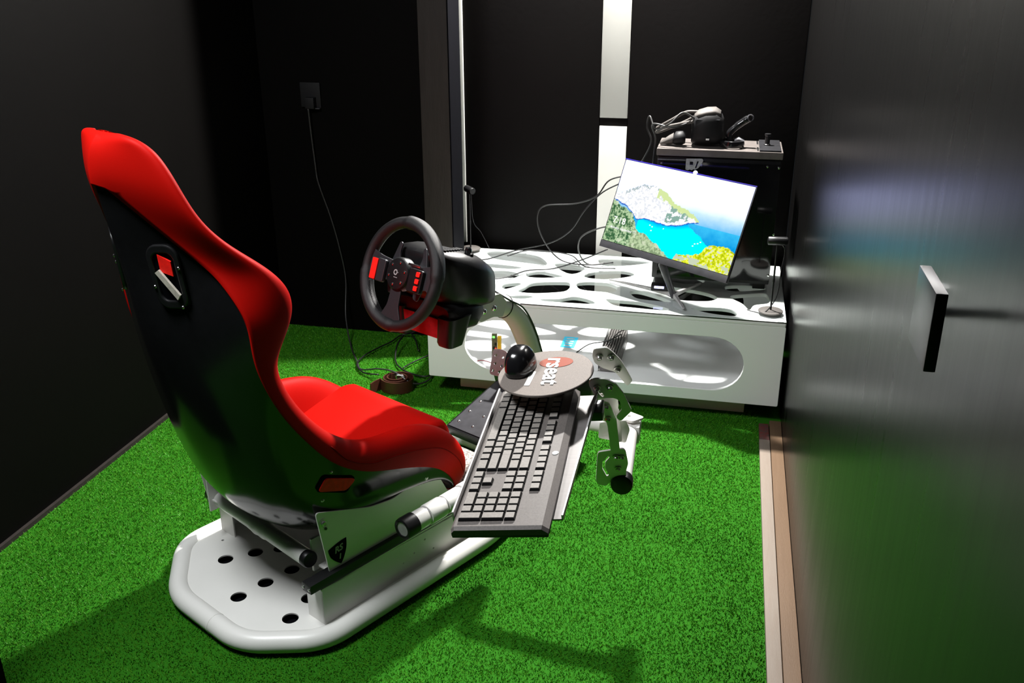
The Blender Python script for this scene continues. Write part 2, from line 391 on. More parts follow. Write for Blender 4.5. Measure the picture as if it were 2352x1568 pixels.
# side supports (slider carriers)
for v, s in ((.032, 1), (.585, -1)):
    u0 = 0 if s > 0 else .075
    sp = plate('side_support', [(u0+.028, .045), (u0+.028, .149), (.475, .138), (.54, .045)], [circ(.33, .096, .0028, n=10), circ(.40, .075, .0028, n=10), circ(.29, .085, .0028, n=10), circ(.37, .118, .0028, n=10)], .004, 'white_steel', side_frame(v), rig)
    bm = bmesh.new(); bx(bm, (.25+u0/2, v+s*.02, .146), (.45-u0, .044, .004)); fin('top_flange', bm, 'white_steel', sp, mtx=RIG)
    bm = bmesh.new(); bx(bm, (u0+.03, v+s*.03, .095), (.004, .062, .10)); fin('end_flange', bm, 'white_steel', sp, mtx=RIG)
    rl = box('slider_rail', (.245+u0/2, v+s*.014, .163), (.50-u0, .034, .024), 'black_plastic', rig, .003, RIG)
    bm = bmesh.new()
    for dv in (-.011, .011): lathe(bm, [(0, 0), (.004, 0), (.004, .002), (0, .0035)], 10, frame_z(W(u0-.0045, v+s*.014+dv, .163), -AX))
    fin('rail_screws', bm, 'screw', rl, 40)
# diagonal look rear crossbar that carries the seat, black plugs in both ends
ca, cb = W(.045, .095, .197), W(.095, .60, .162)
tube_obj('rear_crossbar', [ca, cb], .021, 'white_steel', rig, 20)
for p, q in ((ca, cb), (cb, ca)):
    d = (p-q).normalized(); lathe_obj('end_plug', [(0, .006), (.019, .006), (.0215, .003), (.0215, -.012), (.0, -.012)], 'black_plastic', rig, frame_z(p, d), 20)
bm = bmesh.new(); mid = ca.lerp(cb, .47); dr = (cb-ca).normalized()
tube(bm, [mid-dr*.05, mid-dr*.04, mid-dr*.015, mid, mid+dr*.02, mid+dr*.045], [.021, .0235, .0225, .0245, .022, .021], 18); fin('crossbar_weld', bm, 'white_steel', rig, 60)
box('crossbar_lug', (.085, .10, .20), (.055, .006, .09), 'white_steel', rig, mtx=RIG); box('crossbar_lug', (.085, .555, .19), (.055, .006, .10), 'white_steel', rig, mtx=RIG)
# seat side brackets
up_edge = [(.038, .352), (.204, .291), (.276, .28), (.329, .288), (.379, .338), (.398, .336), (.432, .295), (.50, .165), (.50, .15), (.066, .163)]
for v, s in ((.045, 1), (.57, -1)):
    br = plate('seat_bracket', rpoly(up_edge, .014), [], .004, 'white_steel', side_frame(v), rig, .0006)
    bm = bmesh.new(); bx(bm, (.28, v+s*.02, .172), (.43, .044, .004)); fin('bracket_flange', bm, 'white_steel', br, mtx=RIG)
    for (u, z) in ((.057, .316), (.392, .293)):
        bm = bmesh.new(); lathe(bm, [(0, 0), (.011, 0), (.011, .0015), (.007, .002), (.007, .0055), (.0045, .007), (0, .006)], 14, frame_z(W(u, v-s*.0025, z), -VX*s)); fin('bracket_bolt', bm, 'screw', br, 40)
    if s > 0:
        bm = bmesh.new(); lathe(bm, [(0, 0), (.0035, 0), (.0035, .003), (0, .004)], 8, frame_z(W(.063, v-.0025, .298), -VX)); fin('small_bolt', bm, 'dark_steel', br, 40)
        # shield emblem RS / 1
        fx, fy = Vector((.985, .17)), None
        mt = side_frame(v-.0028) @ Matrix.Translation((.096, .2145, 0)) @ Matrix.Rotation(math.radians(-1), 4, 'Z')
        sh = [(-.030, .018), (-.012, .025), (.006, .029), (.024, .030), (.026, .010), (.021, -.008), (.010, -.030), (-.008, -.020), (-.022, -.006)]
        em = plate('shield_emblem', smooth2([(a, b) for a, b in [(-.031, .017), (-.026, .021), (.0, .028), (.022, .0305), (.0245, .027), (.023, .004), (.015, -.018), (.006, -.032), (.001, -.031), (-.014, -.018), (-.026, -.002)]], 4), [], .0012, 'hole_black', mt, br)
        me = text_mesh('RS', .0235, .0002, .25, .0007); me.transform(mt @ Matrix.Translation((-.0015, .0105, .0009)) @ Matrix.Rotation(.12, 4, 'Z')); link_mesh('emblem_lettering', me, 'ink_grey', br)
        me = text_mesh('1', .019, .0002, .15, .0008); me.transform(mt @ Matrix.Translation((.002, -.0125, .0009))); link_mesh('emblem_number', me, 'ink_grey', br)
# arm stub on the near side of the seat (rings and black end plug) and the arm that carries the tray
s0, s1 = W(.222, -.052, .258), W(.60, -.052, .262)
tube_obj('arm_sleeve', [s0, s1], .0235, 'alu_bright', rig, 24)
ad = (s1-s0).normalized()
for a, b, r1 in ((.0, .075, .0255), (.078, .135, .0275), (.14, .20, .0262), (.205, .27, .0285)):
    bm = bmesh.new(); tube(bm, [s0+ad*(a+.002), s0+ad*(a+.006), s0+ad*(b-.005), s0+ad*(b-.001)], [r1-.001, r1, r1, r1-.001], 24); fin('clamp_ring', bm, 'white_steel', rig, 50)
lathe_obj('end_plug', [(.019, -.018), (.019, .002), (.0235, .004), (.027, .002), (.0285, -.004), (.0285, -.036), (.0, -.036)], 'black_plastic', rig, frame_z(s0+ad*.0, -ad), 28)
riser = bend([W(.585, -.052, .262), W(.60, -.052, .30), W(.605, -.052, .445)], .02)
tube_obj('arm_riser', riser, .022, 'white_steel', rig, 20)
el, cap_ = W(.725, -.368, .447), W(.478, -.514, .445)
cross = W(.60, -.052, .447)
tube_obj('arm_crossbar', [cross, W(.69, -.30, .447), el], .021, 'white_steel', rig, 20)
pd = (el-cap_).normalized()
tube_obj('arm_pipe', [cap_, el+pd*.01], .0215, 'white_steel', rig, 24)
lathe_obj('end_plug', [(0, .004), (.020, .004), (.0245, .002), (.0255, -.003), (.0255, -.024), (.0, -.024)], 'black_plastic', rig, frame_z(cap_, -pd), 28)
bm = bmesh.new(); bx(bm, (0, 0, 0), (.075, .055, .05), frame(el-ZX*.004, pd, ZX.cross(pd), ZX), .012); fin('elbow_clamp', bm, 'white_steel', rig, 40)
plate('elbow_cover', rpoly([(-.030, -.02), (.020, -.023), (.030, 0), (.014, .024), (-.02, .02)], .009), [circ(.003, .0, .005)], .006, 'white_steel', frame(el+ZX*.030-pd*.005, VX, -AX, ZX), rig)
# linkage of flat plates that lifts the tray off the pipe
LO, LR, LU, LN = Vector((-.1877, 1.8713, .4817)), Vector((.9793, .1428, .1435)), Vector((-.0575, -.4837, .8734)), Vector((.1941, -.8635, -.4655))
def LF(off): return frame(LO+LN*off, LR, LU, LN)
link = [('link_plate', 'ba', [[-.0077, .4081], [.0019, .408], [.0173, .4085], [.0292, .3895], [.0408, .3656], [.0471, .3454], [.0602, .294], [.0481, .2792], [.0387, .301], [.028, .3292], [.0038, .3462], [-.0101, .3646], [-.0127, .3872]], -.028, []),
 ('link_plate', 'mi', [[-.0222, .3619], [-.0121, .365], [.0092, .3614], [.0272, .3423], [.0402, .3074], [.0519, .2477], [.0268, .2149], [.0177, .2289], [.032, .2545], [.0305, .2855], [.0194, .2975], [-.0144, .3015], [-.0189, .3173], [-.0256, .3479]], .012, [[[-.0097, .329], [-.005, .3265], [.0012, .3073], [-.0023, .3018], [-.009, .3156]]]),
 ('link_plate', 'lo', [[-.0236, .2499], [-.0122, .2825], [.0083, .2859], [.0257, .2762], [.0259, .2416], [.0203, .2106], [-.0048, .1858], [-.0183, .199]], -.010, []),
 ('link_bar', 'br', [[-.0013, .2807], [.0091, .2721], [.0182, .211], [.0159, .0913], [-.004, .0868], [-.0024, .1891], [-.0062, .2609]], .004, []),
 ('link_bar', 'fk', [[.0182, .225], [.0256, .2089], [.0225, .0944], [.0127, .0918]], -.020, []),
 ('clamp_plate', 'cb', [[-.0204, .1437], [-.0043, .1448], [.0275, .1432], [.0359, .1418], [.0419, .1064], [.0296, .0572], [-.0291, .087]], -.040, []),
 ('clamp_plate', 'cf', [[-.0314, .0854], [.0234, .09], [.028, .0794], [.0297, .0288], [.0232, .0009], [.0213, -.0241], [-.0136, -.0354], [-.0269, -.057], [-.0444, -.0475], [-.0483, -.0295], [-.0349, .0721]], -.004, [[[-.0101, .0679], [-.0264, .0464], [-.029, .0181], [-.0221, -.0168], [-.0171, -.0112], [-.0221, .021], [-.0202, .0413], [-.0086, .0596]]])]
for nm, _, pts, off, hl in link:
    plate(nm, rpoly([tuple(p) for p in pts], .006, 3), [rpoly([tuple(p) for p in h], .003, 2) for h in hl], .004, 'white_steel', LF(off), rig, .0005)
for x, y in [[.0007, .385], [.0236, .3811], [.033, .3413], [-.0106, .3405], [.0142, .3364], [.0006, .2632], [.0004, .2204], [.0049, .0634], [.0054, .0164], [.0167, .0602]]:
    off = {.385: -.024, .3811: -.024, .3413: -.024, .3405: .016, .3364: .016}.get(y, .008 if y > .1 else 0)
    bm = bmesh.new(); lathe(bm, [(0, 0), (.0075, 0), (.0075, .0015), (.0055, .002), (.005, .006), (.003, .0072), (0, .0065)], 14, LF(off) @ Matrix.Translation((x, y, 0))); fin('link_bolt', bm, 'screw', rig, 40)
# column: curved white post that carries the wheel
VC = .20
colp = catmull([W(1.06, VC, .045), W(1.062, VC, .16), W(1.048, VC, .29), W(1.018, VC, .391), W(.985, VC, .475), W(.938, VC, .553), W(.872, VC, .604), W(.80, VC, .620)], 6)
tube_obj('column', colp, .0345, 'white_steel', rig, 24)
bm = bmesh.new()
bm.free()
for k in (17, 35):
    bm = bmesh.new(); tube(bm, [colp[k]-(colp[k+1]-colp[k]).normalized()*.0015, colp[k]+(colp[k+1]-colp[k]).normalized()*.0015], .0362, 24); fin('cable_tie', bm, 'cable', rig, 50)
cbr = plate('column_bracket', rpoly([(.70, .665), (.705, .635), (.745, .595), (.80, .597), (.84, .585), (.86, .625), (.83, .66)], .008), [], .004, 'white_steel', side_frame(VC-.035), rig)
plate('column_bracket', rpoly([(.70, .665), (.705, .635), (.745, .595), (.80, .597), (.84, .585), (.86, .625), (.83, .66)], .008), [], .004, 'white_steel', side_frame(VC+.035), rig)
for u, z in ((.757, .625), (.80, .624)):
    bm = bmesh.new(); lathe(bm, [(0, 0), (.010, 0), (.010, .003), (.007, .007), (0, .009)], 14, frame_z(W(u, VC-.037, z), -VX)); fin('bracket_bolt', bm, 'chrome', cbr, 40)
bm = bmesh.new(); bx(bm, (1.06, VC, .05), (.12, .12, .01), RIG, .002); fin('column_foot', bm, 'white_steel', rig)
# sloping pedal plate on its white frame
PU0, PZ0 = .74, .07
pt = Vector((math.cos(math.radians(17)), math.sin(math.radians(17))))
pax = (AX*pt.x+ZX*pt.y).normalized(); pnn = pax.cross(VX)
PF = frame(W(PU0, 0, PZ0), pax, VX, pnn)
plate('pedal_plate', rpoly([(0, .10), (0, .40), (.10, .45), (.20, .455), (.44, .30), (.46, .06), (.12, .02)], .03), [circ(.065, .43, .007, n=14), circ(.065, .22, .007, n=14)], .004, 'white_steel', PF, rig)
tube_obj('pedal_frame', bend([W(.76, .06, .055), W(.78, .44, .055), W(.88, .50, .075), W(1.08, .42, .13), W(1.18, .30, .16), W(1.20, .10, .17)], .06), .012, 'white_steel', rig, 12)
# grey patterned plate glimpsed between seat and tray
plate('tread_plate', rrect(.50, .04, .75, .56, .01), [], .004, mat('tread', (.10, .085, .075), .5, n_scale=160, n_amt=.15, col2=(.5, .44, .4)), frame(W(0, 0, .16), AX, VX, ZX), rig)

# ------------------------------------------------------------------ pedals
ped = thing('pedal_set', W(.95, .30, .12), 'black pedal unit with metal pedals on the sloping white plate', 'pedals')
PB = PF @ Matrix.Translation((0, 0, .004))
bm = bmesh.new()
def slab(bm, x0, x1, y0, y1, z0, z1, bev, mtx): bx(bm, ((x0+x1)/2, (y0+y1)/2, (z0+z1)/2), (x1-x0, y1-y0, z1-z0), mtx, bev)
slab(bm, .12, .40, .10, .425, 0, .035, .012, PB); fin('heel_plate', bm, 'black_plastic', ped, 40)
bm = bmesh.new(); slab(bm, .13, .39, .11, .415, .034, .037, .0012, PB); fin('heel_mat', bm, 'grey_plastic', ped, 40)
for i in range(5):
    for j in range(3):
        bm = bmesh.new(); bmesh.ops.create_uvsphere(bm, u_segments=8, v_segments=5, radius=.005, matrix=PB @ Matrix.Translation((.16+j*.055,   .395-i*.062, .0375)) @ Matrix.Diagonal((1, 1, .5, 1))); fin('stud', bm, 'chrome', ped, 60)
bm = bmesh.new(); slab(bm, .38, .50, .10, .43, 0, .09, .02, PB); fin('pedal_housing', bm, 'black_plastic', ped, 40)
for vy, nm in ((.375, 'pedal'), (.26, 'pedal'), (.16, 'pedal')):
    f0 = W(1.055 if vy == .375 else 1.10, vy, .312)
    nrm = (-AX*.90+ZX*.42+(-VX)*.15).normalized(); fr = frame_z(f0, nrm, ZX)   # x up, y side
    pl = plate(nm, rpoly([(-.045, -.024), (-.045, .024), (.04, .030), (.046, .0), (.04, -.030)], .012), [circ(a, b, .0045, n=10) for a, b in ((-.03, -.012), (-.03, .013), (-.008, -.016), (-.005, .010), (.02, -.014), (.022, .014))], .005, 'pedal_steel', fr, ped, .0006)
    bm = bmesh.new(); tube(bm, [f0-nrm*.006, f0-nrm*.03-ZX*.05, PB @ Vector((.42, vy, .08))], .009, 10); fin('pedal_arm', bm, 'dark_steel', pl, 40)

# ------------------------------------------------------------------ seat
seat = thing('racing_seat', W(.15, .308, .18), 'red and black bucket racing seat with high winged headrest', 'seat')
VM = .295
rows = [ # C(u,z)        K(u,z,v)          R(u,z,v)             B(u,z)        vo   boxiness
 ((.545, .270), (.525, .205, .235), (.500, .185, .24), (.50, .215), .245, 1),
 ((.565, .310), (.553, .270, .245), (.500, .225, .255), (.48, .225), .256, 1),
 ((.550, .348), (.535, .335, .246), (.470, .272), (.45, .232), .262, 1),
 ((.500, .345), (.485, .390, .246), (.420, .318), (.40, .222), .266, 1),
 ((.430, .325), (.420, .435, .244), (.355, .348), (.34, .218), .268, 1),
 ((.350, .305), (.345, .456, .242), (.280, .375), (.28, .215), .269, 1),
 ((.270, .295), (.270, .460, .242), (.205, .398), (.21, .213), .270, 1),
 ((.200, .295), (.195, .472, .243), (.140, .430), (.14, .216), .270, 1),
 ((.145, .335), (.130, .507, .243), (.080, .475), (.06, .228), .268, .95),
 ((.105, .410), (.070, .562, .240), (.030, .540), (-.02, .290), .264, .85),
 ((.075, .500), (.018, .635, .236), (-.025, .620), (-.070, .400), .260, .6),
 ((.040, .600), (-.012, .700, .233), (-.060, .700), (-.118, .53), .256, .35),
 ((.005, .690), (-.020, .752, .234), (-.080, .765), (-.150, .65), .254, .2),
 ((-.025, .760), (.010, .800, .240), (-.084, .820), (-.174, .75), .256, .1),
 ((-.055, .820), (.042, .850, .243), (-.088, .865), (-.186, .82), .257, .05),
 ((-.080, .880), (.042, .903, .240), (-.100, .915, .228), (-.195, .89), .255, 0),
 ((-.105, .940), (-.008, .958, .228), (-.112, .962, .192), (-.203, .95), .244, 0),
 ((-.125, .995), (-.082, 1.015, .205), (-.140, 1.010, .150), (-.212, 1.01), .226, 0),
 ((-.142, 1.050), (-.125, 1.070, .182), (-.180, 1.072, .090), (-.222, 1.065), .204, 0),
 ((-.155, 1.100), (-.140, 1.125, .162), (-.218, 1.132, .030), (-.233, 1.140), .184, 0),
 ((-.165, 1.148), (-.150, 1.170, .142), (-.222, 1.160, .030), (-.234, 1.16), .163, 0),
 ((-.176, 1.190), (-.162, 1.206, .120), (-.220, 1.194, .030), (-.230, 1.195), .138, 0),
 ((-.188, 1.224), (-.180, 1.226, .094), (-.214, 1.216, .028), (-.222, 1.217), .108, 0),
 ((-.199, 1.236), (-.197, 1.234, .066), (-.207, 1.228, .022), (-.211, 1.228), .072, 0)]
def build_seat():
    NS = 12
    V_ = []; 
    for C, K, R_, B, vo, bxy in rows:
        vr = R_[2] if len(R_) > 2 else vo-.002; R_ = R_[:2]
        q = lambda t, box_: vr*((1-t)*(1-bxy)+box_*bxy)
        C, K2, R2, B = Vector(C), Vector(K[:2]), Vector(R_), Vector(B); vk = K[2]
        half = [(C, 0), (C.lerp(K2, .01), vk*.45), (C.lerp(K2, .07), vk*.68), (C.lerp(K2, .60), vk*.79), (C.lerp(K2, .98), vk*.91), (K2.lerp(R2, .10), vk+.010),
                (K2.lerp(R2, .45 if vr > vo*.8 else .25), vo), (R2, vr), (R2.lerp(B, .22+.13*bxy), q(.22, .985)), (R2.lerp(B, .48+.27*bxy), q(.48, .90)), (R2.lerp(B, .72+.22*bxy), q(.72, .66)), (R2.lerp(B, .90+.10*bxy), q(.88, .34)), (B.lerp(R2, -.02), 0)]
        loop = [(p.x, p.y, v) for p, v in half] + [(p.x, p.y, -v) for p, v in reversed(half[1:-1])]
        V_.append(loop)
    n = len(V_[0]); nr = len(V_)
    faces_red, faces_blk = [], []
    def is_red(i, k):
        kk = k if k < 12 else n-1-k   # strip number away from the middle of the inner side
        if kk < 7: return True
        a = [V_[i][k], V_[i][(k+1) % n], V_[min(i+1, nr-1)][k]]
        z = sum(p[1] for p in a)/3; v = abs(sum(p[2] for p in a)/3)
        return i >= 19
    verts = [(W(u, VM+v, z)) for lp in V_ for (u, z, v) in lp]
    idx = lambda i, k: i*n+k % n
    for i in range(nr-1):
        for k in range(n):
            f = (idx(i, k), idx(i, k+1), idx(i+1, k+1), idx(i+1, k)); (faces_red if is_red(i, k) else faces_blk).append(f)
    # close both ends across the section
    for i, tgt in ((0, None), (nr-1, faces_red)):
        for k in range(12):
            a, b = idx(i, k), idx(i, k+1); c, d = idx(i, (n-k-1) % n), idx(i, (n-k) % n)
            f = list(dict.fromkeys((a, b, c, d)))
            lst = tgt if tgt is not None else (faces_red if k < 7 else faces_blk)
            if len(f) > 2: lst.append(tuple(f))
    out = []
    for nm, fs, m in (('seat_shell', faces_blk, 'shell_black'), ('seat_padding', faces_red, 'red_pad')):
        used = sorted({v for f in fs for v in f}); mp = {v: j for j, v in enumerate(used)}
        me = bpy.data.meshes.new(nm); me.from_pydata([verts[v] for v in used], [], [[mp[v] for v in f] for f in fs]); me.update()
        bm = bmesh.new(); bm.from_mesh(me); bmesh.ops.recalc_face_normals(bm, faces=bm.faces)
        # orient outwards
        c = Vector((0, 0, 0))
        o = fin(nm, bm, m, seat, 180)
        md = o.modifiers.new('subsurf', 'SUBSURF'); md.levels = 2; md.render_levels = 3
        out.append(o)
    return out
shell, pad = build_seat()
plate('seat_cushion', rpoly([(.16, .27), (.165, .335), (.30, .358), (.495, .396), (.535, .386), (.556, .345), (.545, .28)], .018, 5), [], .385, 'red_pad', side_frame(VM), seat, .014, 60)
# normals of an open patch may come out inward: check against the seat centre and flip
def outward(o, ctr):
    me = o.data; s = 0
    for p in me.polygons: s += (world_of(o) @ p.center-ctr).dot(p.normal)
    if s < 0: me.flip_normals()
outward(shell, W(0, VM, .6)); 
me = pad.data; s_ = sum(1 if p.normal.z > 0 else -1 for p in me.polygons if p.normal.z*p.normal.z > .3 and (world_of(pad) @ p.center).z < .45)
if s_ < 0: me.flip_normals()
md = pad.modifiers.new('thickness', 'SOLIDIFY'); md.thickness = .007; md.offset = 1
bpy.context.view_layer.update()
dg = bpy.context.evaluated_depsgraph_get()
def bvh(o):
    ev = o.evaluated_get(dg); m_ = ev.to_mesh(); mw_ = ev.matrix_world
    return BVHTree.FromPolygons([mw_ @ v.co for v in m_.vertices], [tuple(p.vertices) for p in m_.polygons])
BS, BP = bvh(shell), bvh(pad)
def hit(tree, u, z, side=-1):
    o = W(u, VM+side*.6, z); loc, nr_, i, d = tree.ray_cast(o, VX*(-side)); 
    if loc is None: return None
    if nr_.dot(VX*side) < 0: nr_ = -nr_
    return loc, nr_
# harness opening surround, both sides of the headrest
def along(tree, u, z, side, du, dz):
    h0, h1 = hit(tree, u-du, z-dz, side), hit(tree, u+du, z+dz, side)
    return (h1[0]-h0[0]).normalized() if h0 and h1 else (AX*du+ZX*dz).normalized()
for side in (-1, 1):
    o_ = W(-.9, VM+side*.10, .950); p, nv, _i, _d = BS.ray_cast(o_, AX)
    if nv.dot(AX) > 0: nv = -nv
    up = (ZX*.95-AX*.2); up = (up-nv*up.dot(nv)).normalized()
    xv = up.cross(nv); fr = frame(p+nv*.005, xv, up, nv)
    bz = plate('harness_bezel', rrect(-.038, -.070, .038, .070, .028), [rrect(-.025, -.052, .025, .052, .016)], .010, 'black_plastic', fr, seat, .003)
    plate('harness_opening', rrect(-.030, -.060, .030, .060, .016), [], .003, 'hole_black', frame(p+nv*.003, xv, up, nv), bz)
    sgn = -side
    if side < 0: plate('inner_pad', [(-.012, .012), (.016, .002), (.018, .034), (-.010, .050)], [], .004, 'red_gloss', frame(p+nv*.007, xv, up, nv), bz)
    if side < 0: plate('lit_opening_edge', [(-.022, .012), (-.012, .018), (.024, -.038), (.016, -.048)], [], .006, 'beige', frame(p+nv*.012, xv, up, nv), bz)  # beige paints the lamp light on the lower rim of the hole
    for a, b in ((-.034, -.02), (.034, .02), (.02, -.066)):
        bm = bmesh.new(); lathe(bm, [(0, 0), (.004, 0), (.003, .002), (0, .0025)], 10, fr @ Matrix.Translation((a, b, .006))); fin('bezel_screw', bm, 'chrome', bz, 40)
# lap belt slot; bright red plate paints the lit cushion seen through it
for side in (-1, 1):
    h = hit(BS, .095, .408, side)
    if h:
        p, nv = h; up = (ZX-nv*nv.z).normalized(); xv = up.cross(nv)
        s = -side
        R3 = Matrix.Rotation(math.radians(-22*s), 4, 'Z')
        pl = plate('belt_slot', rpoly([(-.050, -.020), (.042, -.022), (.052, .022), (-.045, .024)], .012), [], .004, 'hole_black', frame(p+nv*.001, xv, up, nv) @ R3, seat, .001)
        plate('lit_cushion_patch', rpoly([(-.045, -.018), (.035, -.014), (.050, .012), (.046, .018), (-.038, .018)], .010), [], .004, 'red_gloss', frame(p+nv*.004, xv, up, nv) @ R3, pl, .001)
for u, z in ((.085, .445), (.065, .372)):
    h = hit(BS, u, z, -1)
    if h: bm = bmesh.new(); lathe(bm, [(0, 0), (.0045, 0), (.003, .002), (0, .003)], 10, frame_z(h[0], h[1])); fin('shell_screw', bm, 'screw', seat, 40)
# stitched seam along the side of the padding
def seam(pts, name='seam', off=.006, r=.0016):
    q = []
    for u, z in catmull2(pts, 8):
        h = hit(BP, u, z, -1)
        if h: q.append(h[0]+h[1]*off*.0)
    if len(q) > 3: tube_obj(name, q, r, 'red_seam', seat, 6, smooth=180)
def catmull2(pts, n): return [(p.x, p.y) for p in catmull([(a, b, 0) for a, b in pts], n)]
seam([(.085, .515), (.13, .462), (.20, .425), (.28, .412), (.36, .395), (.44, .365), (.50, .31), (.53, .25)])

# ------------------------------------------------------------------ steering wheel
WC = W(.485, .20, .795)
tl = math.radians(20); WN = (-AX*math.cos(tl)+ZX*math.sin(tl)).normalized()
WN = (Matrix.Rotation(math.radians(-3), 3, 'Z') @ WN)
WU = (ZX-WN*WN.z).normalized(); WRt = WU.cross(WN)      # WRt: driver's right
WF = frame(WC, WRt, WU, WN)
whl = thing('steering_wheel', WC-ZX*.20, 'black steering wheel controller with grey spokes and red buttons on the curved post', 'steering wheel')
RW = .135
rimp = []; rr = []
bm = bmesh.new(); seg = 96; rings = []
for i in range(seg):
    a = 2*PI*i/seg; c = Vector((math.cos(a)*RW, math.sin(a)*RW, 0)); rad = c.normalized()
    th = .0155 + (.0025 if (math.cos(2*(a-.9))) > .0 else 0)
    rings.append([bm.verts.new(c+rad*math.cos(t)*th+Vector((0, 0, 1))*math.sin(t)*th*1.1) for t in [2*PI*k/16 for k in range(16)]])
for i in range(seg):
    for k in range(16): bm.faces.new((rings[i][k], rings[i][(k+1) % 16], rings[(i+1) % seg][(k+1) % 16], rings[(i+1) % seg][k]))
rim = fin('rim', bm, 'leather', whl, 60, WF)
bm = bmesh.new()   # inner stitching beads lower left of rim
for a in np.linspace(3.5, 4.3, 22):
    bx(bm, (math.cos(a)*(RW-.0165), math.sin(a)*(RW-.0165), .006), (.003, .0016, .004), None)
fin('stitching', bm, 'spoke_metal', rim, None, WF)
def spoke(pts, z=.004, th=.005, holes=()):
    return plate('spoke', rpoly(pts, .008), list(holes), th, 'spoke_metal', WF @ Matrix.Translation((0, 0, z)), whl, .001)
sl = spoke([(-.030, .030), (-.075, .034), (-.105, .040), (-.128, .052), (-.132, .0), (-.128, -.045), (-.112, -.02), (-.075, -.028), (-.030, -.022)])
sr = spoke([(.030, .030), (.075, .034), (.105, .040), (.128, .052), (.132, .0), (.128, -.045), (.112, -.02), (.075, -.028), (.030, -.022)])
spoke([(-.018, -.03), (.018, -.03), (.022, -.085), (.040, -.118), (.028, -.131), (-.028, -.131), (-.040, -.118), (-.022, -.085)])
for s_, sp in ((-1, sl), (1, sr)):
    bp_ = plate('button_block', rrect(min(s_*.098, s_*.048), -.034, max(s_*.098, s_*.048), .026, .006), [], .012, 'spoke_metal' if s_ < 0 else 'black_plastic', WF @ Matrix.Translation((0, 0, .012)), sp, .002)
    if s_ < 0: plate('red_panel', rrect(-.098, -.032, -.076, .024, .003), [], .004, 'red_gloss', WF @ Matrix.Translation((0, 0, .020)), bp_, .001)
    else:
        for k in range(3): plate('red_button', rrect(.078, -.028+k*.018, .092, -.015+k*.018, .003), [], .005, 'red_gloss', WF @ Matrix.Translation((0, 0, .020)), bp_, .001)
        bm = bmesh.new(); bx(bm, (.06, .034, .016), (.045, .006, .004), WF, .001); fin('button_trim', bm, 'chrome', bp_, 40)
hub = lathe_obj('hub', [(0, .017), (.030, .017), (.040, .015), (.044, .010), (.044, -.012), (0, -.012)], 'black_plastic', whl, WF, 40)
for k in range(6):
    a = k*PI/3+.3; bm = bmesh.new(); lathe(bm, [(0, 0), (.004, 0), (.004, .002), (0, .003)], 10, WF @ Matrix.Translation((math.cos(a)*.030, math.sin(a)*.030, .0165))); fin('hub_screw', bm, 'chrome', hub, 40)
me = curve_mesh([circ(0, 0, .0075, n=20), circ(0, 0, .0045, n=20)], .0006); me.transform(WF @ Matrix.Translation((-.003, .003, .0176))); link_mesh('hub_mark', me, 'ink_grey', hub)
bm = bmesh.new(); bx(bm, (.004, .0035, .0176), (.008, .0016, .0006), WF); bx(bm, (0, -.010, .0176), (.014, .0014, .0006), WF); fin('hub_mark', bm, 'ink_grey', hub)
for s_ in (-1, 1):
    plate('paddle_shifter', rpoly([(s_*.040, -.055), (s_*.030, .0), (s_*.045, .055), (s_*.040, .078), (s_*.052, .082), (s_*.072, .02), (s_*.068, -.035), (s_*.058, -.060)], .007), [], .004, 'spoke_metal', WF @ Matrix.Translation((0, 0, -.022)), whl, .001)
tube_obj('wheel_shaft', [WF @ Vector((0, 0, -.01)), WF @ Vector((0, 0, -.09))], .035, 'black_plastic', whl, 24)
# motor housing behind the wheel: lofted rounded boxes
HX = AX; hv = VX
def loft(name, secs, m, parent, smooth=50, seg=28, power=4):
    bm = bmesh.new(); rings = []
    for c, xa, ya, wx, wy in secs:
        ring = []
        for k in range(seg):
            t = 2*PI*k/seg; cx, sx = math.cos(t), math.sin(t)
            ring.append(bm.verts.new(Vector(c)+xa*(math.copysign(abs(cx)**(2/power), cx)*wx)+ya*(math.copysign(abs(sx)**(2/power), sx)*wy)))
        rings.append(ring)
    for A_, B_ in zip(rings, rings[1:]):
        for k in range(seg): bm.faces.new((A_[k], A_[(k+1) % seg], B_[(k+1) % seg], B_[k]))
    bm.faces.new(rings[0][::-1]); bm.faces.new(rings[-1])
    return fin(name, bm, m, parent, smooth)
# keep the housing in its own frame: a = forward
def hp(a, s, z): return WC+HX*a+hv*s+ZX*z
hs = [(.055, .055, -.005, .055), (.065, .085, -.012, .068), (.09, .110, -.020, .076), (.14, .125, -.033, .080), (.20, .122, -.052, .076), (.245, .108, -.072, .062), (.262, .085, -.082, .048)]
hou = loft('motor_housing', [(hp(a, 0, z), hv, ZX, w, h) for a, w, z, h in hs], 'black_plastic', whl)
loft('lower_housing', [(hp(.07, 0, -.12), hv, ZX, .10, .030), (hp(.09, 0, -.125), hv, ZX, .115, .045), (hp(.17, 0, -.135), hv, ZX, .112, .042), (hp(.215, 0, -.135), hv, ZX, .09, .028)], 'black_plastic', whl)
for s_ in (-1, 1):
    cl = loft('clamp_leg', [(hp(.085, s_*.088, -.20), hv, HX, .026, .028), (hp(.085, s_*.088, -.19), hv, HX, .028, .032), (hp(.10, s_*.092, -.12), hv, HX, .030, .045)], 'black_plastic', whl)
bm = bmesh.new(); bx(bm, (0, 0, 0), (.004, .20, .055), frame(hp(.064, 0, -.155), AX, VX, ZX), .001); fin('red_bounce_plate', bm, 'red_bounce', whl, 40)  # coloured dark red for the seat's reflection on the clamp
kb_ = hp(.165, -.085, .036); bm = bmesh.new(); lathe(bm, [(0, .014), (.007, .013), (.009, .008), (.009, 0), (.014, -.003), (.014, -.01)], 20, Matrix.Translation(kb_+ZX*.002)); fin('clamp_knob', bm, 'shell_black', hou, 50)
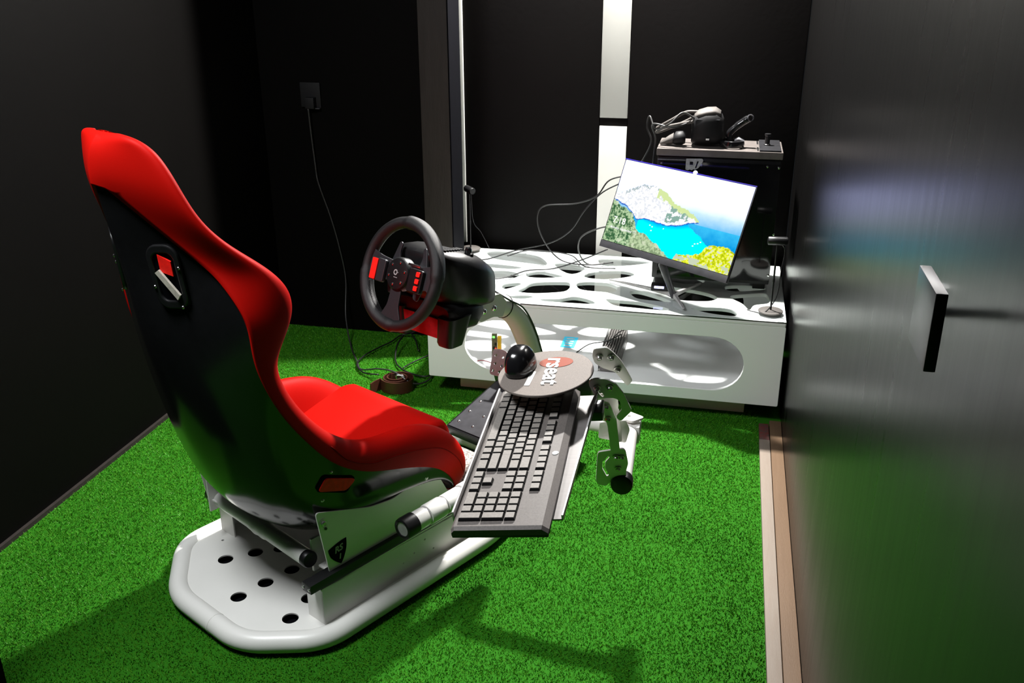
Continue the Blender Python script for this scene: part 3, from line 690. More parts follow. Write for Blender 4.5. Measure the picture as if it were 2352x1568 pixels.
for k in range(7):
    bm = bmesh.new(); bx(bm, (0, 0, 0), (.005, .026, .004), frame(hp(.095+k*.010, -.060, .0545-k*.0016), AX, VX, ZX), .001); fin('vent_rib', bm, 'black_matte', hou, 40)
cable('wheel_cable', [hp(.262, -.03, -.08)]+[colp[k]-VX*.031+ZX*.020+AX*.012 for k in (37, 31, 25, 19, 13, 7)], .0028, 'thin black cable running down the curved white post')

# ------------------------------------------------------------------ keyboard tray, keyboard, mouse disc, mouse
KP = Vector((-.3703, 1.2707, .7163)); KL = Vector((-.0480, .9957, .0790)).normalized(); KS = Vector((.9917, .0380, .1231)).normalized(); KN = KS.cross(KL).normalized(); KS = KL.cross(KN).normalized()
P_ = .01905
KF = frame(KP, KS, KL, KN)     # local x = across rows (0 = space row), y = away (toward Esc side), origin at col 22, row 0; key tops at z=0
def kx(w): return w*P_
def ky(u): return (22-u)*P_
tray = thing('keyboard_tray', KF @ Vector((.06, .2, -.03)), 'flat grey metal tray with raised lips under the keyboard', 'tray')
TZ = -.0265
plate('tray_base', [(kx(-1.15), ky(21.3)), (kx(8.2), ky(20.9)), (kx(9.15), ky(-.4)), (kx(-1.15), ky(-.6))], [], .003, 'alu', KF @ Matrix.Translation((0, 0, TZ)), tray)
bm = bmesh.new(); bx(bm, (kx(-1.2), ky(10.4), TZ+.011), (.0035, 22*P_, .026), KF, .001); fin('tray_lip', bm, 'alu_bright', tray, 40)
a_, b_ = Vector((kx(8.2), ky(20.9), TZ)), Vector((kx(9.15), ky(-.4), TZ)); dl = (b_-a_)
bm = bmesh.new(); mt = KF @ frame((a_+b_)/2+Vector((0, 0, .004)), dl.normalized(), Vector((-dl.y, dl.x, 0)).normalized(), Vector((0, 0, 1)))
bx(bm, (0, 0, 0), (dl.length, .0035, .010), mt, .001); fin('tray_lip', bm, 'alu_bright', tray, 40)
bm = bmesh.new(); bx(bm, (kx(8.6), ky(1.5), TZ-.012), (.05, .05, .02), KF, .003); fin('tray_bracket', bm, 'dark_steel', tray, 40)
kbd = thing('keyboard', KF @ Vector((.06, .2, -.02)), 'dark grey full-size keyboard lying lengthwise on the metal tray', 'keyboard')
bm = bmesh.new()
prof = [(kx(-1.0), -.021), (kx(-1.0), -.012), (kx(-.72), -.0065), (kx(5.3), -.0055), (kx(6.9), -.0052), (kx(7.45), -.013), (kx(7.45), -.020)]
y0_, y1_ = ky(23.45), ky(-.55)
st = [(y0_, .86, -.004), (y0_+.006, 1, 0), (y1_-.006, 1, 0), (y1_, .9, -.004)]
rings = []
for yy, sc, dz in st:
    rings.append([bm.verts.new(((x-kx(3.2))*(1 if sc == 1 else .985)+kx(3.2), yy, z+(dz if z > -.019 else 0))) for x, z in prof])
for A_, B_ in zip(rings, rings[1:]):
    for k in range(len(prof)): bm.faces.new((A_[k], A_[(k+1) % len(prof)], B_[(k+1) % len(prof)], B_[k]))
bm.faces.new(rings[0]); bm.faces.new(rings[-1][::-1])
fin('keyboard_body', bm, 'keyboard', kbd, 25, KF)
bm = bmesh.new(); bx(bm, (kx(3.2), ky(11.45), -.0215), (8.3*P_, 23.85*P_, .009), KF, .002); fin('keyboard_edge_shade', bm, 'black_plastic', kbd, 40)  # black box added to paint the shade on the keyboard's edges
def keycap(wu, hu):
    bm = bmesh.new(); W0, H0 = hu*P_-.0010, wu*P_-.0010; W1, H1 = hu*P_-.0052, wu*P_-.0052
    vs = []
    for (a, b, z) in ((W0, H0, -.0085), (W0-.0003, H0-.0003, -.0045), (W1+.0008, H1+.0008, -.0004), (W1, H1, 0)):
        vs.append([bm.verts.new((sx*a/2, sy*b/2, z)) for sx, sy in ((-1, -1), (1, -1), (1, 1), (-1, 1))])
    for A_, B_ in zip(vs, vs[1:]):
        for k in range(4): bm.faces.new((A_[k], A_[(k+1) % 4], B_[(k+1) % 4], B_[k]))
    bm.faces.new(vs[-1]); bmesh.ops.recalc_face_normals(bm, faces=bm.faces)
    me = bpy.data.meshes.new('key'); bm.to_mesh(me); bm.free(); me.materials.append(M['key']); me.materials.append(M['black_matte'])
    for p in me.polygons: p.material_index = 0 if p.normal.z > .55 else 1  # grey tops paint the lamp sheen, black sides the shade
    return me
keys = []   # (u centre, w centre, width in u, height in rows)
FR = 5.5
keys.append((.5, FR, 1, 1))
for g, st_ in ((2, 4), (6.5, 4), (11, 4)):
    for i in range(4): keys.append((g+i+.5, FR, 1, 1))
for i in range(3): keys.append((15.75+i, FR, 1, 1))
for i in range(13): keys.append((i+.5, 4, 1, 1))
keys.append((14, 4, 2, 1)); keys.append((.75, 3, 1.5, 1))
for i in range(12): keys.append((2+i, 3, 1, 1))
keys.append((.875, 2, 1.75, 1))
for i in range(11): keys.append((2.25+i, 2, 1, 1))
keys.append((13.75, 2.0, 2.5, 1)); keys.append((14.25, 3, 1.5, 1))
keys.append((1.125, 1, 2.25, 1))
for i in range(10): keys.append((2.75+i, 1, 1, 1))
keys.append((13.625, 1, 2.75, 1))
for u, w in ((.75, 1.5), (2, 1), (3.1, 1.2), (6.85, 6.2), (10.6, 1.2), (11.75, 1), (12.8, 1), (14.15, 1.6)): keys.append((u, 0, w, 1))
for r in (3, 4):
    for i in range(3): keys.append((15.75+i, r, 1, 1))
keys += [(15.75, 0, 1, 1), (16.75, 0, 1, 1), (17.75, 0, 1, 1), (16.75, 1, 1, 1)]
for r in (1, 2, 3, 4):
    for i in range(3): keys.append((19+i, r, 1, 1))
keys += [(19.5, 0, 2, 1), (21, 0, 1, 1), (22, 4, 1, 1), (22, 2.5, 1, 2), (22, .5, 1, 2)]
cache = {}
kinv = world_of(kbd).inverted()
for u, w, wu, hu in keys:
    k = (wu, hu)
    if k not in cache:
        cache[k] = keycap(wu, hu)
    o = bpy.data.objects.new('key', cache[k]); COL.objects.link(o); o.parent = kbd
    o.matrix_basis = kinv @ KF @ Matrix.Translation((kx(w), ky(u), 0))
bm = bmesh.new(); lathe(bm, [(0, .0008), (.0052, .0008), (.006, 0), (.006, -.001)], 24, KF @ Matrix.Translation((kx(6.55), ky(12.2), -.0046))); fin('round_badge', bm, 'ink_white', kbd, 40)

DC = Vector((-.3145, 1.676, .8000)); DR = .0945
disc = thing('mouse_pad', DC-KN*.01, 'round grey mouse pad with white lettering above the end of the keyboard', 'mouse pad')
DFx, DFy = KS, KL
DF = frame(DC, KS, KL, KN)
lathe_obj('pad_disc', [(0, 0), (DR-.001, 0), (DR, -.001), (DR, -.004), (DR-.001, -.005), (0, -.005)], 'pad_grey', disc, DF, 72, 30)
# letters read towards the camera (first letter farthest), their tops to the right
TM = DF @ Matrix.Rotation(-PI/2, 4, 'Z')     # text x -> -KL (toward camera), text y -> +KS
plate('red_oval', circ(-.040, .016, .022, .034, 32), [], .0006, 'ink_red', TM @ Matrix.Translation((0, 0, .0004)), disc)
me = text_mesh('rseat', .052, .0003, .12, .0011); me.transform(TM @ Matrix.Translation((-.004, .014, .0012)) @ Matrix.Diagonal((1.06, .98, 1, 1))); link_mesh('pad_lettering', me, 'ink_white', disc)
plate('white_bar', rrect(-.002, -.030, .056, -.019, .003), [], .0006, 'ink_white', TM @ Matrix.Rotation(-.09, 4, 'Z') @ Matrix.Translation((0, .0, .0006)), disc)
bm = bmesh.new(); tube(bm, [DF @ Vector((.03, .0, -.005)), DF @ Vector((.05, 0, -.04))], .008, 12); fin('pad_bracket', bm, 'dark_steel', disc, 40)

mc = DF @ Vector((-.052, .015, .001))
mouse = thing('mouse', mc, 'glossy black computer mouse standing on the round grey pad', 'mouse')
bm = bmesh.new(); bmesh.ops.create_uvsphere(bm, u_segments=28, v_segments=18, radius=1)
for v in bm.verts:
    x, y, z = v.co
    z2 = z if z > 0 else z*.12
    k = 1-.16*max(0, -y); top = math.copysign(abs(z2)**.8, z2)
    v.co = Vector((math.copysign(abs(x)**.72, x)*.0295*k, math.copysign(abs(y)**.72, y)*.042, max(0.0, top)*.036*(1-.22*y*y)+max(0, .002+z2*.012)))
MFR = DF @ Matrix.Translation((-.052, .015, .0002)) @ Matrix.Rotation(math.radians(-8), 4, 'Z')
mb = fin('mouse_body', bm, 'shell_black', mouse, 180, MFR)
lathe_obj('scroll_wheel', [(0, -.003), (.006, -.003), (.0075, -.001), (.0075, .001), (.006, .003), (0, .003)], 'grey_plastic', mouse, MFR @ Matrix.Translation((0, .024, .0345)) @ Matrix.Rotation(PI/2, 4, 'Y'), 20)

# ------------------------------------------------------------------ display table
TX0, TX1, TY0, TY1, TZ0, TZ1 = -1.045, .243, 3.16, 3.83, .08, .385
tb = thing('display_table', ((TX0+TX1)/2, (TY0+TY1)/2, 0), 'white low table with web-like cut-out top against the alcove', 'table')
def front_frame(y): return frame((0, y, 0), Vector((1, 0, 0)), Vector((0, 0, 1)), Vector((0, -1, 0)))
ov = []
cxa, cxb, cz, rr_ = -.765, .0, .224, .102
for k in range(17): t = -PI/2+PI*k/16; ov.append((cxb+rr_*1.12*math.cos(t), cz+rr_*math.sin(t)))
for k in range(17): t = PI/2+PI*k/16; ov.append((cxa+rr_*1.35*math.cos(t), cz+.0+rr_*math.sin(t)))
plate('front_panel', rrect(TX0, TZ0, TX1, TZ1-.004, .006), [ov], .016, 'table_white', front_frame(TY0+.008), tb, .0015)
plate('back_panel', rrect(TX0, TZ0, TX1, TZ1-.004, .006), [ov], .016, 'table_white', front_frame(TY1-.008), tb, .0015)
box('side_panel', (TX0+.008, (TY0+TY1)/2, (TZ0+TZ1)/2-.002), (.016, TY1-TY0-.034, TZ1-TZ0-.004), 'table_white', tb, .001)
box('side_panel', (TX1-.008, (TY0+TY1)/2, (TZ0+TZ1)/2-.002), (.016, TY1-TY0-.034, TZ1-TZ0-.004), 'table_white', tb, .001)
box('bottom_panel', ((TX0+TX1)/2, (TY0+TY1)/2, TZ0+.012), (TX1-TX0-.034, TY1-TY0-.034, .016), 'table_white', tb)
box('plinth', (-.4075, 3.50, TZ0/2+.002), (1.08, .50, TZ0-.004), 'white_steel', tb)
HOLES = [[[-.9687, 3.7941], [-.8752, 3.8013], [-.7611, 3.7751], [-.7061, 3.7129], [-.6904, 3.6493], [-.7798, 3.6609], [-.898, 3.6837], [-.9436, 3.7233]], [[-.4827, 3.7805], [-.4136, 3.7926], [-.3229, 3.7876], [-.2729, 3.7769], [-.316, 3.7372], [-.3996, 3.6957], [-.4606, 3.6942], [-.4836, 3.7367]], [[-.6563, 3.6708], [-.6179, 3.6886], [-.5601, 3.6727], [-.5267, 3.6335], [-.5442, 3.5731], [-.5715, 3.5561], [-.6147, 3.5917]], [[-.7353, 3.5318], [-.6901, 3.5596], [-.6245, 3.5335], [-.5971, 3.5109], [-.6615, 3.4818], [-.721, 3.4798], [-.7392, 3.5021]], [[-.9523, 3.6165], [-.8677, 3.6158], [-.7795, 3.5951], [-.8146, 3.5668], [-.8983, 3.5695], [-.952, 3.5882]], [[-.9109, 3.5096], [-.8353, 3.5373], [-.7751, 3.5121], [-.7772, 3.4611], [-.873, 3.4404]], [[-.7144, 3.3546], [-.6877, 3.4143], [-.5761, 3.4468], [-.5519, 3.4269], [-.5469, 3.3705], [-.5685, 3.3297], [-.6631, 3.2934], [-.7285, 3.301]], [[-.5263, 3.4408], [-.4943, 3.4645], [-.4498, 3.4699], [-.4043, 3.4672], [-.3708, 3.429], [-.3758, 3.3675], [-.4348, 3.3627], [-.486, 3.3676], [-.5134, 3.3879]], [[-.5063, 3.5657], [-.4687, 3.6051], [-.3921, 3.633], [-.3411, 3.6237], [-.3241, 3.5874], [-.3804, 3.5361], [-.4426, 3.5119], [-.507, 3.526]], [[-.8024, 3.3685], [-.7501, 3.3987], [-.7363, 3.3808], [-.7626, 3.338], [-.7873, 3.3184]], [[-.6256, 3.2318], [-.5606, 3.2497], [-.5164, 3.2823], [-.4715, 3.2729], [-.4299, 3.2404], [-.4391, 3.2198], [-.5236, 3.2144], [-.6098, 3.2144]], [[-.7523, 3.2369], [-.694, 3.2593], [-.6608, 3.251], [-.6869, 3.2261], [-.7361, 3.2212]], [[-.3928, 3.2823], [-.3499, 3.2821], [-.2581, 3.2739], [-.1649, 3.2283], [-.181, 3.2069], [-.2818, 3.2119], [-.3549, 3.2233]], [[-.3155, 3.3865], [-.2826, 3.3996], [-.2043, 3.3519], [-.1583, 3.303], [-.2063, 3.302], [-.2739, 3.3119], [-.3035, 3.3439]], [[-.2436, 3.4524], [-.1826, 3.4759], [-.0565, 3.4427], [.0029, 3.3911], [-.0198, 3.3443], [-.0879, 3.3296], [-.1456, 3.3397], [-.2053, 3.4045]], [[-.084, 3.2512], [-.003, 3.2743], [.0524, 3.2683], [.0758, 3.2361], [.0646, 3.2007], [-.0185, 3.2121]], [[.0507, 3.4072], [.1017, 3.4435], [.1713, 3.4703], [.1884, 3.4313], [.1869, 3.3649], [.1367, 3.33], [.1189, 3.2774], [.0957, 3.3359]], [[-.2361, 3.5889], [-.1998, 3.6253], [-.0896, 3.6271], [-.0486, 3.5609], [-.1227, 3.524], [-.2015, 3.5597]], [[.0338, 3.5268], [.0956, 3.5505], [.1635, 3.5447], [.1752, 3.5168], [.0957, 3.4796], [.0407, 3.4777]],
 [[-.98, 3.36], [-.91, 3.395], [-.84, 3.37], [-.85, 3.31], [-.93, 3.29]], [[-1.0, 3.22], [-.93, 3.255], [-.80, 3.25], [-.79, 3.22], [-.90, 3.20]]]
plate('web_top', rrect(TX0, TY0, TX1, TY1, .006), [smooth2(h, 5) for h in HOLES], .014, 'table_white', frame((0, 0, TZ1+.003), Vector((1, 0, 0)), Vector((0, 1, 0)), Vector((0, 0, 1))), tb, .0015)
bm = bmesh.new(); bx(bm, ((TX0+TX1)/2, (TY0+TY1)/2, TZ1+.0155), (TX1-TX0+.004, TY1-TY0+.004, .006)); fin('glass_top', bm, 'glass', tb)
ZT = TZ1+.0187
bm = bmesh.new()
for x in (TX0+.02, TX1-.02):
    for y in (TY0+.02, TY1-.02): bx(bm, (x, y, TZ1+.0115), (.02, .02, .002))
fin('glass_pad', bm, 'clear', tb)
bm = bmesh.new(); bx(bm, ((TX0+TX1)/2, TY0+.001, TZ1+.0113), (TX1-TX0, .004, .0026)); fin('shadow_gap_strip', bm, 'black_matte', tb)

# things inside the table
ZI = TZ0+.020
dv = thing('metal_control_box', (-.56, 3.45, ZI), 'flat white metal control box lying inside the table', 'control box')
box('case', (-.565, 3.46, ZI+.032), (.30, .34, .064), 'table_white', dv, .004)
fx_ = box('heat_sink', (-.375, 3.46, ZI+.028), (.070, .34, .050), 'alu', dv, .002)
for k in range(7): box('fin', (-.403+k*.0095, 3.46, ZI+.058), (.0022, .335, .014), 'alu', fx_)
lb = box('cyan_display', (-.545, 3.40, ZI+.0648), (.055, .11, .0012), 'cyan_label', dv)
for k in range(4): box('display_character', (-.545+.0*k, 3.362+k*.024, ZI+.0658), (.030, .010, .0006), 'ink_white', lb)
pcb = thing('circuit_board', (-.80, 3.22, ZI), 'small brown circuit board with green light standing in the oval opening', 'circuit board')
box('board', (-.800, 3.215, ZI+.075), (.020, .006, .150), 'pcb', pcb)
box('yellow_relay', (-.782, 3.22, ZI+.085), (.014, .012, .11), 'yellow', pcb, .001)
box('green_light', (-.802, 3.210, ZI+.138), (.008, .004, .006), 'led', pcb)
for k in range(6): box('board_chip', (-.801+(k % 2)*.006, 3.2105, ZI+.03+k*.016), (.007, .003, .009), 'black_plastic', pcb)
cable('red_wire', [(-.796, 3.208, ZI+.095), (-.775, 3.20, ZI+.085), (-.74, 3.20, ZI+.06), (-.70, 3.21, ZI+.05)], .0035, 'bright red wire plugged into the circuit board', 'wire_red', 'wire')
cable('maroon_wire', [(-.90, 3.24, ZI+.004), (-.87, 3.25, ZI+.02), (-.83, 3.24, ZI+.022), (-.79, 3.23, ZI+.01)], .0018, 'thin maroon wire, upper one of three arching left of the circuit board', 'wire_maroon', 'wire', 'thin wires left of the circuit board')
cable('maroon_wire', [(-.905, 3.21, ZI+.004), (-.86, 3.22, ZI+.012), (-.82, 3.215, ZI+.008), (-.79, 3.22, ZI+.004)], .0022, 'dark wire, lower one of three left of the circuit board', 'cable', 'wire', 'thin wires left of the circuit board')
cable('maroon_wire', [(-.88, 3.20, ZI+.003), (-.85, 3.20, ZI+.008), (-.81, 3.205, ZI+.004), (-.79, 3.21, ZI+.004)], .0025, 'maroon wire nearest the front panel left of the circuit board', 'wire_maroon', 'wire', 'thin wires left of the circuit board')
cable('black_wire', [(-.50, 3.30, ZI+.067), (-.46, 3.36, ZI+.08), (-.40, 3.40, ZI+.082), (-.355, 3.50, ZI+.075)], .0022, 'thin black wire lying over the ribbed heat sink', 'cable', 'wire')
cable('black_wire', [(-.395, 3.30, ZI+.067), (-.385, 3.40, ZI+.08), (-.365, 3.5, ZI+.082), (-.34, 3.56, ZI+.075)], .0018, 'thin black wire along the fins of the heat sink', 'cable', 'wire')

# ------------------------------------------------------------------ monitor
mcen = Vector((-.168, 3.318, .703)); MR_, MU_ = Vector((.843, -.537, -.032)).normalized(), Vector((.225, .297, .928)).normalized()
MN_ = MR_.cross(MU_).normalized(); MU_ = MN_.cross(MR_)
MFm = frame(mcen, MR_, MU_, MN_); MW, MH = .559, .336
mon = thing('monitor', (-.17, 3.33, ZT), 'tilted flat monitor showing a turquoise bay picture, on the table', 'monitor')
bm = bmesh.new(); bx(bm, (0, 0, -.006), (MW, MH, .012), MFm, .002); fin('monitor_frame', bm, 'black_plastic', mon, 40)
bm = bmesh.new(); bx(bm, (0, .01, -.024), (MW*.7, MH*.62, .03), MFm, .012); fin('monitor_back', bm, 'black_plastic', mon, 40)
bm = bmesh.new(); bx(bm, (0, -MH/2+.0125, .0012), (MW-.001, .025, .0035), MFm, .001); fin('chin', bm, 'grey_plastic', mon, 40)
bm = bmesh.new(); bx(bm, (.0, MH/2-.001, .0005), (MW, .003, .003), MFm, .0005); fin('top_edge', bm, mat('blue_edge', (.03, .02, .25), .3, n_scale=50, n_amt=.4), mon, 40)
# picture on the screen
sx0, sx1, sy0, sy1 = -MW/2+.004, MW/2-.004, -MH/2+.027, MH/2-.004
def fbm(x, y, sc, seed=0): return noise.fractal(Vector((x*sc+seed*13.1, y*sc+seed*7.7, seed*3.3)), .8, 2, 5)
def lerp3(a, b, t): t = max(0, min(1, t)); return tuple(a[i]*(1-t)+b[i]*t for i in range(3))
def inter(tab, x):
    if x <= tab[0][0]: return tab[0][1]
    for (a, b), (c, d) in zip(tab, tab[1:]):
        if x <= c: return b+(d-b)*(x-a)/(c-a)
    return tab[-1][1]
def picture(s, t):     # s 0..1 right, t 0..1 up
    n1 = fbm(s*1.6, t, 14, 1); n2 = fbm(s*1.6, t, 40, 2); n3 = fbm(s*1.6, t, 6, 3)
    # sky to sea gradient, horizon fades in mist
    c = (.98, 1.05, 1.75)
    hz = .70+.03*s
    if t > .9: c = lerp3(c, (.75, 1.0, 1.0), max(0, n3)*.9*(t-.88)*6)
    if t < hz:
        d = (hz-t)
        far = (.80, .95, .95); deep = (.02, .42, .85)
        c = lerp3((.98, 1.05, 1.75), lerp3(far, deep, (d-.09)*4.2+n3*.12), d*7)
    # turquoise bay
    top = inter([(.28, .40), (.40, .36), (.55, .40), (.66, .46), (.80, .30), (.9, .12)], s)
    if t < top+.01*n1 and s > .24: c = lerp3((.0, .28, .85), (.0, .95, 1.05), (top-t)*14)
    if s > .62 and t < .45 and t > .25 and t > 1.08-s*1.05+.02*n1: c = lerp3((.0, .30, .72), (.05, .55, .9), (t-.25)*4+n1*.2)
    # white headland
    up = inter([(.04, .60), (.12, .68), (.20, .755), (.30, .77), (.40, .72), (.48, .62), (.58, .59), (.66, .53), (.685, .50)], s)+.012*n2
    lo = inter([(.0, .50), (.12, .46), (.22, .34), (.28, .36), (.36, .36), (.46, .345), (.56, .38), (.64, .45), (.685, .47)], s)+.012*n1
    if s < .69 and lo < t < up:
        c = (1.0, .99, 1.02)
        if n2 > .18: c = (.72, .75, .80)
        if up-t < .035+.03*n1 and s > .08 and n2 > -.1: c = (.42, .50, .52)
        if s > .33 and up-t < .10+.05*n1-(s-.33)*.1: c = (.62, .75, .34)
        if s > .44 and t < up-.05 and n1 > -.05 and t > lo+.04: c = (.24, .40, .34)
        if t < lo+.012: c = (.02, .12, .55)
    # boats
    for bx_, by_ in ((.34, .31), (.36, .30), (.36, .255), (.45, .31), (.71, .235), (.73, .25), (.70, .21), (.745, .27)):
        if abs(s-bx_)*1.7 < .008 and abs(t-by_) < .006: c = (1, 1, 1)
    # trees left
    tl_ = inter([(.0, .50), (.05, .47), (.12, .44), (.18, .39), (.22, .31), (.24, .22), (.34, .19), (.42, .11), (.50, .05), (.56, .0), (.57, -.1)], s)+.022*n1
    if t < tl_:
        c = lerp3((.04, .13, .05), (.45, .62, .36), .5+n2*1.5+n1*.4)
        if n1 > .45: c = (.60, .68, .50)
        if s > .22: c = lerp3(c, (.55, .62, .38), .35)
    # yellow bush right
    tr_ = inter([(.56, -.1), (.60, .07), (.70, .10), (.76, .14), (.80, .24), (.86, .285), (.95, .29), (1.0, .24)], s)+.02*n1
    if t < tr_:
        c = lerp3((.42, .50, .0), (.95, 1.0, .06), .55+n2*1.4)
        if n2 > .42: c = (.6, .65, .75)
        if t < .08 and n1 > .1: c = (.55, .62, .45)
    return c
NX, NY = 300, 176
vx = []; colr = np.ones((NX*NY, 4), dtype=np.float32)
for j in range(NY):
    for i in range(NX):
        s, t = i/(NX-1), j/(NY-1)
        vx.append(MFm @ Vector((sx0+(sx1-sx0)*s, sy0+(sy1-sy0)*t, .0012))); colr[j*NX+i, :3] = picture(s, t)
fc = [(j*NX+i, j*NX+i+1, (j+1)*NX+i+1, (j+1)*NX+i) for j in range(NY-1) for i in range(NX-1)]
me = bpy.data.meshes.new('screen'); me.from_pydata(vx, [], fc)
ca_ = me.color_attributes.new('picture', 'FLOAT_COLOR', 'POINT'); ca_.data.foreach_set('color', colr.ravel())
scr = link_mesh('screen', me, 'screen', mon)
def put_text(s, size, x, y, shear=0, bold=0):
    me = text_mesh(s, size, .00005, shear, bold); me.transform(MFm @ Matrix.Translation((x, y, .0018))); link_mesh('screen_text', me, 'screen_text', scr)
put_text('7:18', .034, sx0+.052, sy0+.082, 0, .0003)
put_text('Monday, September 17', .0125, sx0+.078, sy0+.054, 0, .0002)
bm = bmesh.new(); bmesh.ops.create_uvsphere(bm, u_segments=12, v_segments=8, radius=.008, matrix=MFm @ Matrix.Translation((.03, MH/2+.001, 0))); fin('webcam_light', bm, 'led_blue', mon, 60)
# stand: neck and three-legged foot
nb = MFm @ Vector((.0, -MH/2-.0, -.02)); foot = Vector((-.150, 3.315, ZT+.006))
tube_obj('stand_neck', [MFm @ Vector((.0, -.09, -.03)), nb, foot], [.015, .015, .011], 'grey_plastic', mon, 14)
for tgt in ((-.109, 3.205, ZT+.004), (-.405, 3.475, ZT+.004), (-.06, 3.50, ZT+.004)):
    b = Vector(tgt); d = (b-foot); sd = Vector((-d.y, d.x, 0)).normalized()
    bm = bmesh.new(); vs = []
    for p, w, h in ((foot+ZX*.010, .007, .008), (foot.lerp(b, .5)+ZX*.006, .0045, .005), (b, .0035, .0025)):
        vs.append([bm.verts.new(p+sd*a*w+ZX*c*h) for a, c in ((-1, -1), (1, -1), (1, 1), (-1, 1))])
    for A_, B_ in zip(vs, vs[1:]):
        for k in range(4): bm.faces.new((A_[k], A_[(k+1) % 4], B_[(k+1) % 4], B_[k]))
    bm.faces.new(vs[0]); bm.faces.new(vs[-1]); fin('stand_leg', bm, 'alu_bright', mon, 30)
box('stand_joint', (-.205, 3.335, ZT+.035), (.06, .04, .022), 'black_plastic', mon, .004)
box('status_light', (-.205, 3.312, ZT+.040), (.035, .004, .008), 'led_blue', mon, .001)

# ------------------------------------------------------------------ computer
PX0, PX1, PY0, PY1, PZ1 = -.252, .192, 3.475, 3.705, .918
pc = thing('desktop_computer', ((PX0+PX1)/2, (PY0+PY1)/2, ZT), 'large black computer tower standing behind the tilted monitor', 'computer')
box('case', ((PX0+PX1)/2, (PY0+PY1)/2+.006, (ZT+.02+PZ1-.03)/2), (PX1-PX0-.01, PY1-PY0-.014, PZ1-.03-ZT-.02), 'black_plastic', pc, .004)
sg = box('side_glass', ((PX0+PX1)/2+.01, PY0+.003, (ZT+.03+PZ1-.04)/2), (PX1-PX0-.03, .005, PZ1-.05-ZT-.03), 'pc_glass', pc, .001)
for x, z in ((PX0+.02, PZ1-.055), (PX1-.01, PZ1-.055), (PX1-.01, ZT+.06), (PX1-.05, PZ1-.052), (PX1-.005, .62)):
    bm = bmesh.new(); lathe(bm, [(0, 0), (.005, 0), (.004, .003), (0, .004)], 12, frame_z((x, PY0+.0005, z), (0, -1, 0))); fin('glass_screw', bm, 'chrome', sg, 40)
top = box('top_panel', ((PX0+PX1)/2, (PY0+PY1)/2, PZ1-.014), (PX1-PX0, PY1-PY0, .026), 'pc_top', pc, .005)
box('top_frame_corner', (PX1-.045, (PY0+PY1)/2, PZ1+.001), (.075, PY1-PY0-.01, .008), 'dark_steel', top, .003)
for y in (PY0+.05, PY1-.05): box('top_slot', (PX1-.088, y, PZ1), (.006, .07, .002), 'chrome', top)
lathe_obj('antenna_base', [(0, 0), (.012, 0), (.012, .004), (.009, .006), (.009, .034), (.011, .036), (.011, .042), (0, .043)], 'black_plastic', top, Matrix.Translation((PX1-.055, PY0+.11, PZ1+.004)), 20)
em_ = plate('emblem', rpoly([(-.028, .018), (.030, .020), (.034, .012), (.018, -.014), (.006, -.022), (.0, -.018), (-.004, -.024), (-.014, -.020), (-.018, -.024), (-.028, -.022)], .004), [rrect(-.014, -.004, -.002, .008, .001), [(.012, .010), (.018, .010), (.010, -.016), (.006, -.014)]], .002, 'ink_grey', frame((PX0+.135, PY0-.001, PZ1-.052), Vector((1, 0, 0)), Vector((0, 0, 1)), Vector((0, -1, 0))), pc)
box('light_line', (PX0+.055, PY0+.0, PZ1-.040), (.10, .002, .0016), 'ink_grey', pc)
for x in (PX0+.04, PX1-.04):
    for y in (PY0+.04, PY1-.04): box('foot', (x, y, ZT+.010), (.045, .045, .020), 'black_matte', pc, .003)

# virtual reality headset on the computer
hz0 = PZ1+.001
hs_ = thing('vr_headset', (-.09, 3.58, hz0), 'black virtual reality headset with grey top on the computer', 'headset')
def sec(x, y, z, wx, wy, ax=Vector((0, 1, 0)), ay=Vector((0, 0, 1))): return (Vector((x, y, z)), ax, ay, wx, wy)
loft('visor', [sec(-.135, 3.57, hz0+.055, .042, .044), sec(-.125, 3.57, hz0+.060, .055, .056), sec(-.085, 3.57, hz0+.066, .060, .063), sec(-.050, 3.57, hz0+.066, .058, .062), sec(-.030, 3.57, hz0+.060, .048, .052), sec(-.022, 3.57, hz0+.055, .036, .040)], 'black_matte', hs_, 60, 28, 3)
loft('top_cover', [sec(-.128, 3.57, hz0+.103, .036, .010), sec(-.115, 3.57, hz0+.110, .048, .014), sec(-.085, 3.57, hz0+.118, .050, .016), sec(-.055, 3.57, hz0+.122, .046, .014), sec(-.035, 3.57, hz0+.114, .036, .010)], 'fabric_grey', hs_, 60, 24, 2.5)
box('visor_ridge', (-.080, 3.517, hz0+.098), (.088, .004, .003), 'grey_plastic', hs_, .001)
box('nose_light', (-.075, 3.509, hz0+.030), (.012, .004, .006), 'ink_white', hs_, .001)
bm = bmesh.new(); tube(bm, [Vector(p) for p in catmull([(-.13, 3.52, hz0+.09), (-.18, 3.55, hz0+.075), (-.24, 3.58, hz0+.055), (-.265, 3.60, hz0+.035), (-.24, 3.62, hz0+.04), (-.17, 3.62, hz0+.07), (-.12, 3.61, hz0+.10)], 6)], .006, 10); fin('side_strap', bm, 'fabric_grey', hs_, 60)
bm = bmesh.new(); tube(bm, [Vector(p) for p in catmull([(-.115, 3.57, hz0+.118), (-.16, 3.57, hz0+.115), (-.21, 3.58, hz0+.085), (-.265, 3.60, hz0+.05)], 6)], .0055, 10); fin('top_strap', bm, 'fabric_grey', hs_, 60)
loft('ear_pad', [sec(-.20, 3.54, hz0+.020, .018, .014), sec(-.19, 3.54, hz0+.026, .026, .024), sec(-.165, 3.54, hz0+.028, .028, .026), sec(-.155, 3.54, hz0+.026, .020, .018)], 'black_matte', hs_, 60, 20, 2)
loft('ear_cushion', [sec(-.245, 3.545, hz0+.006, .012, .005), sec(-.215, 3.545, hz0+.018, .020, .016), sec(-.198, 3.545, hz0+.024, .022, .020)], 'fabric_grey', hs_, 60, 20, 2)
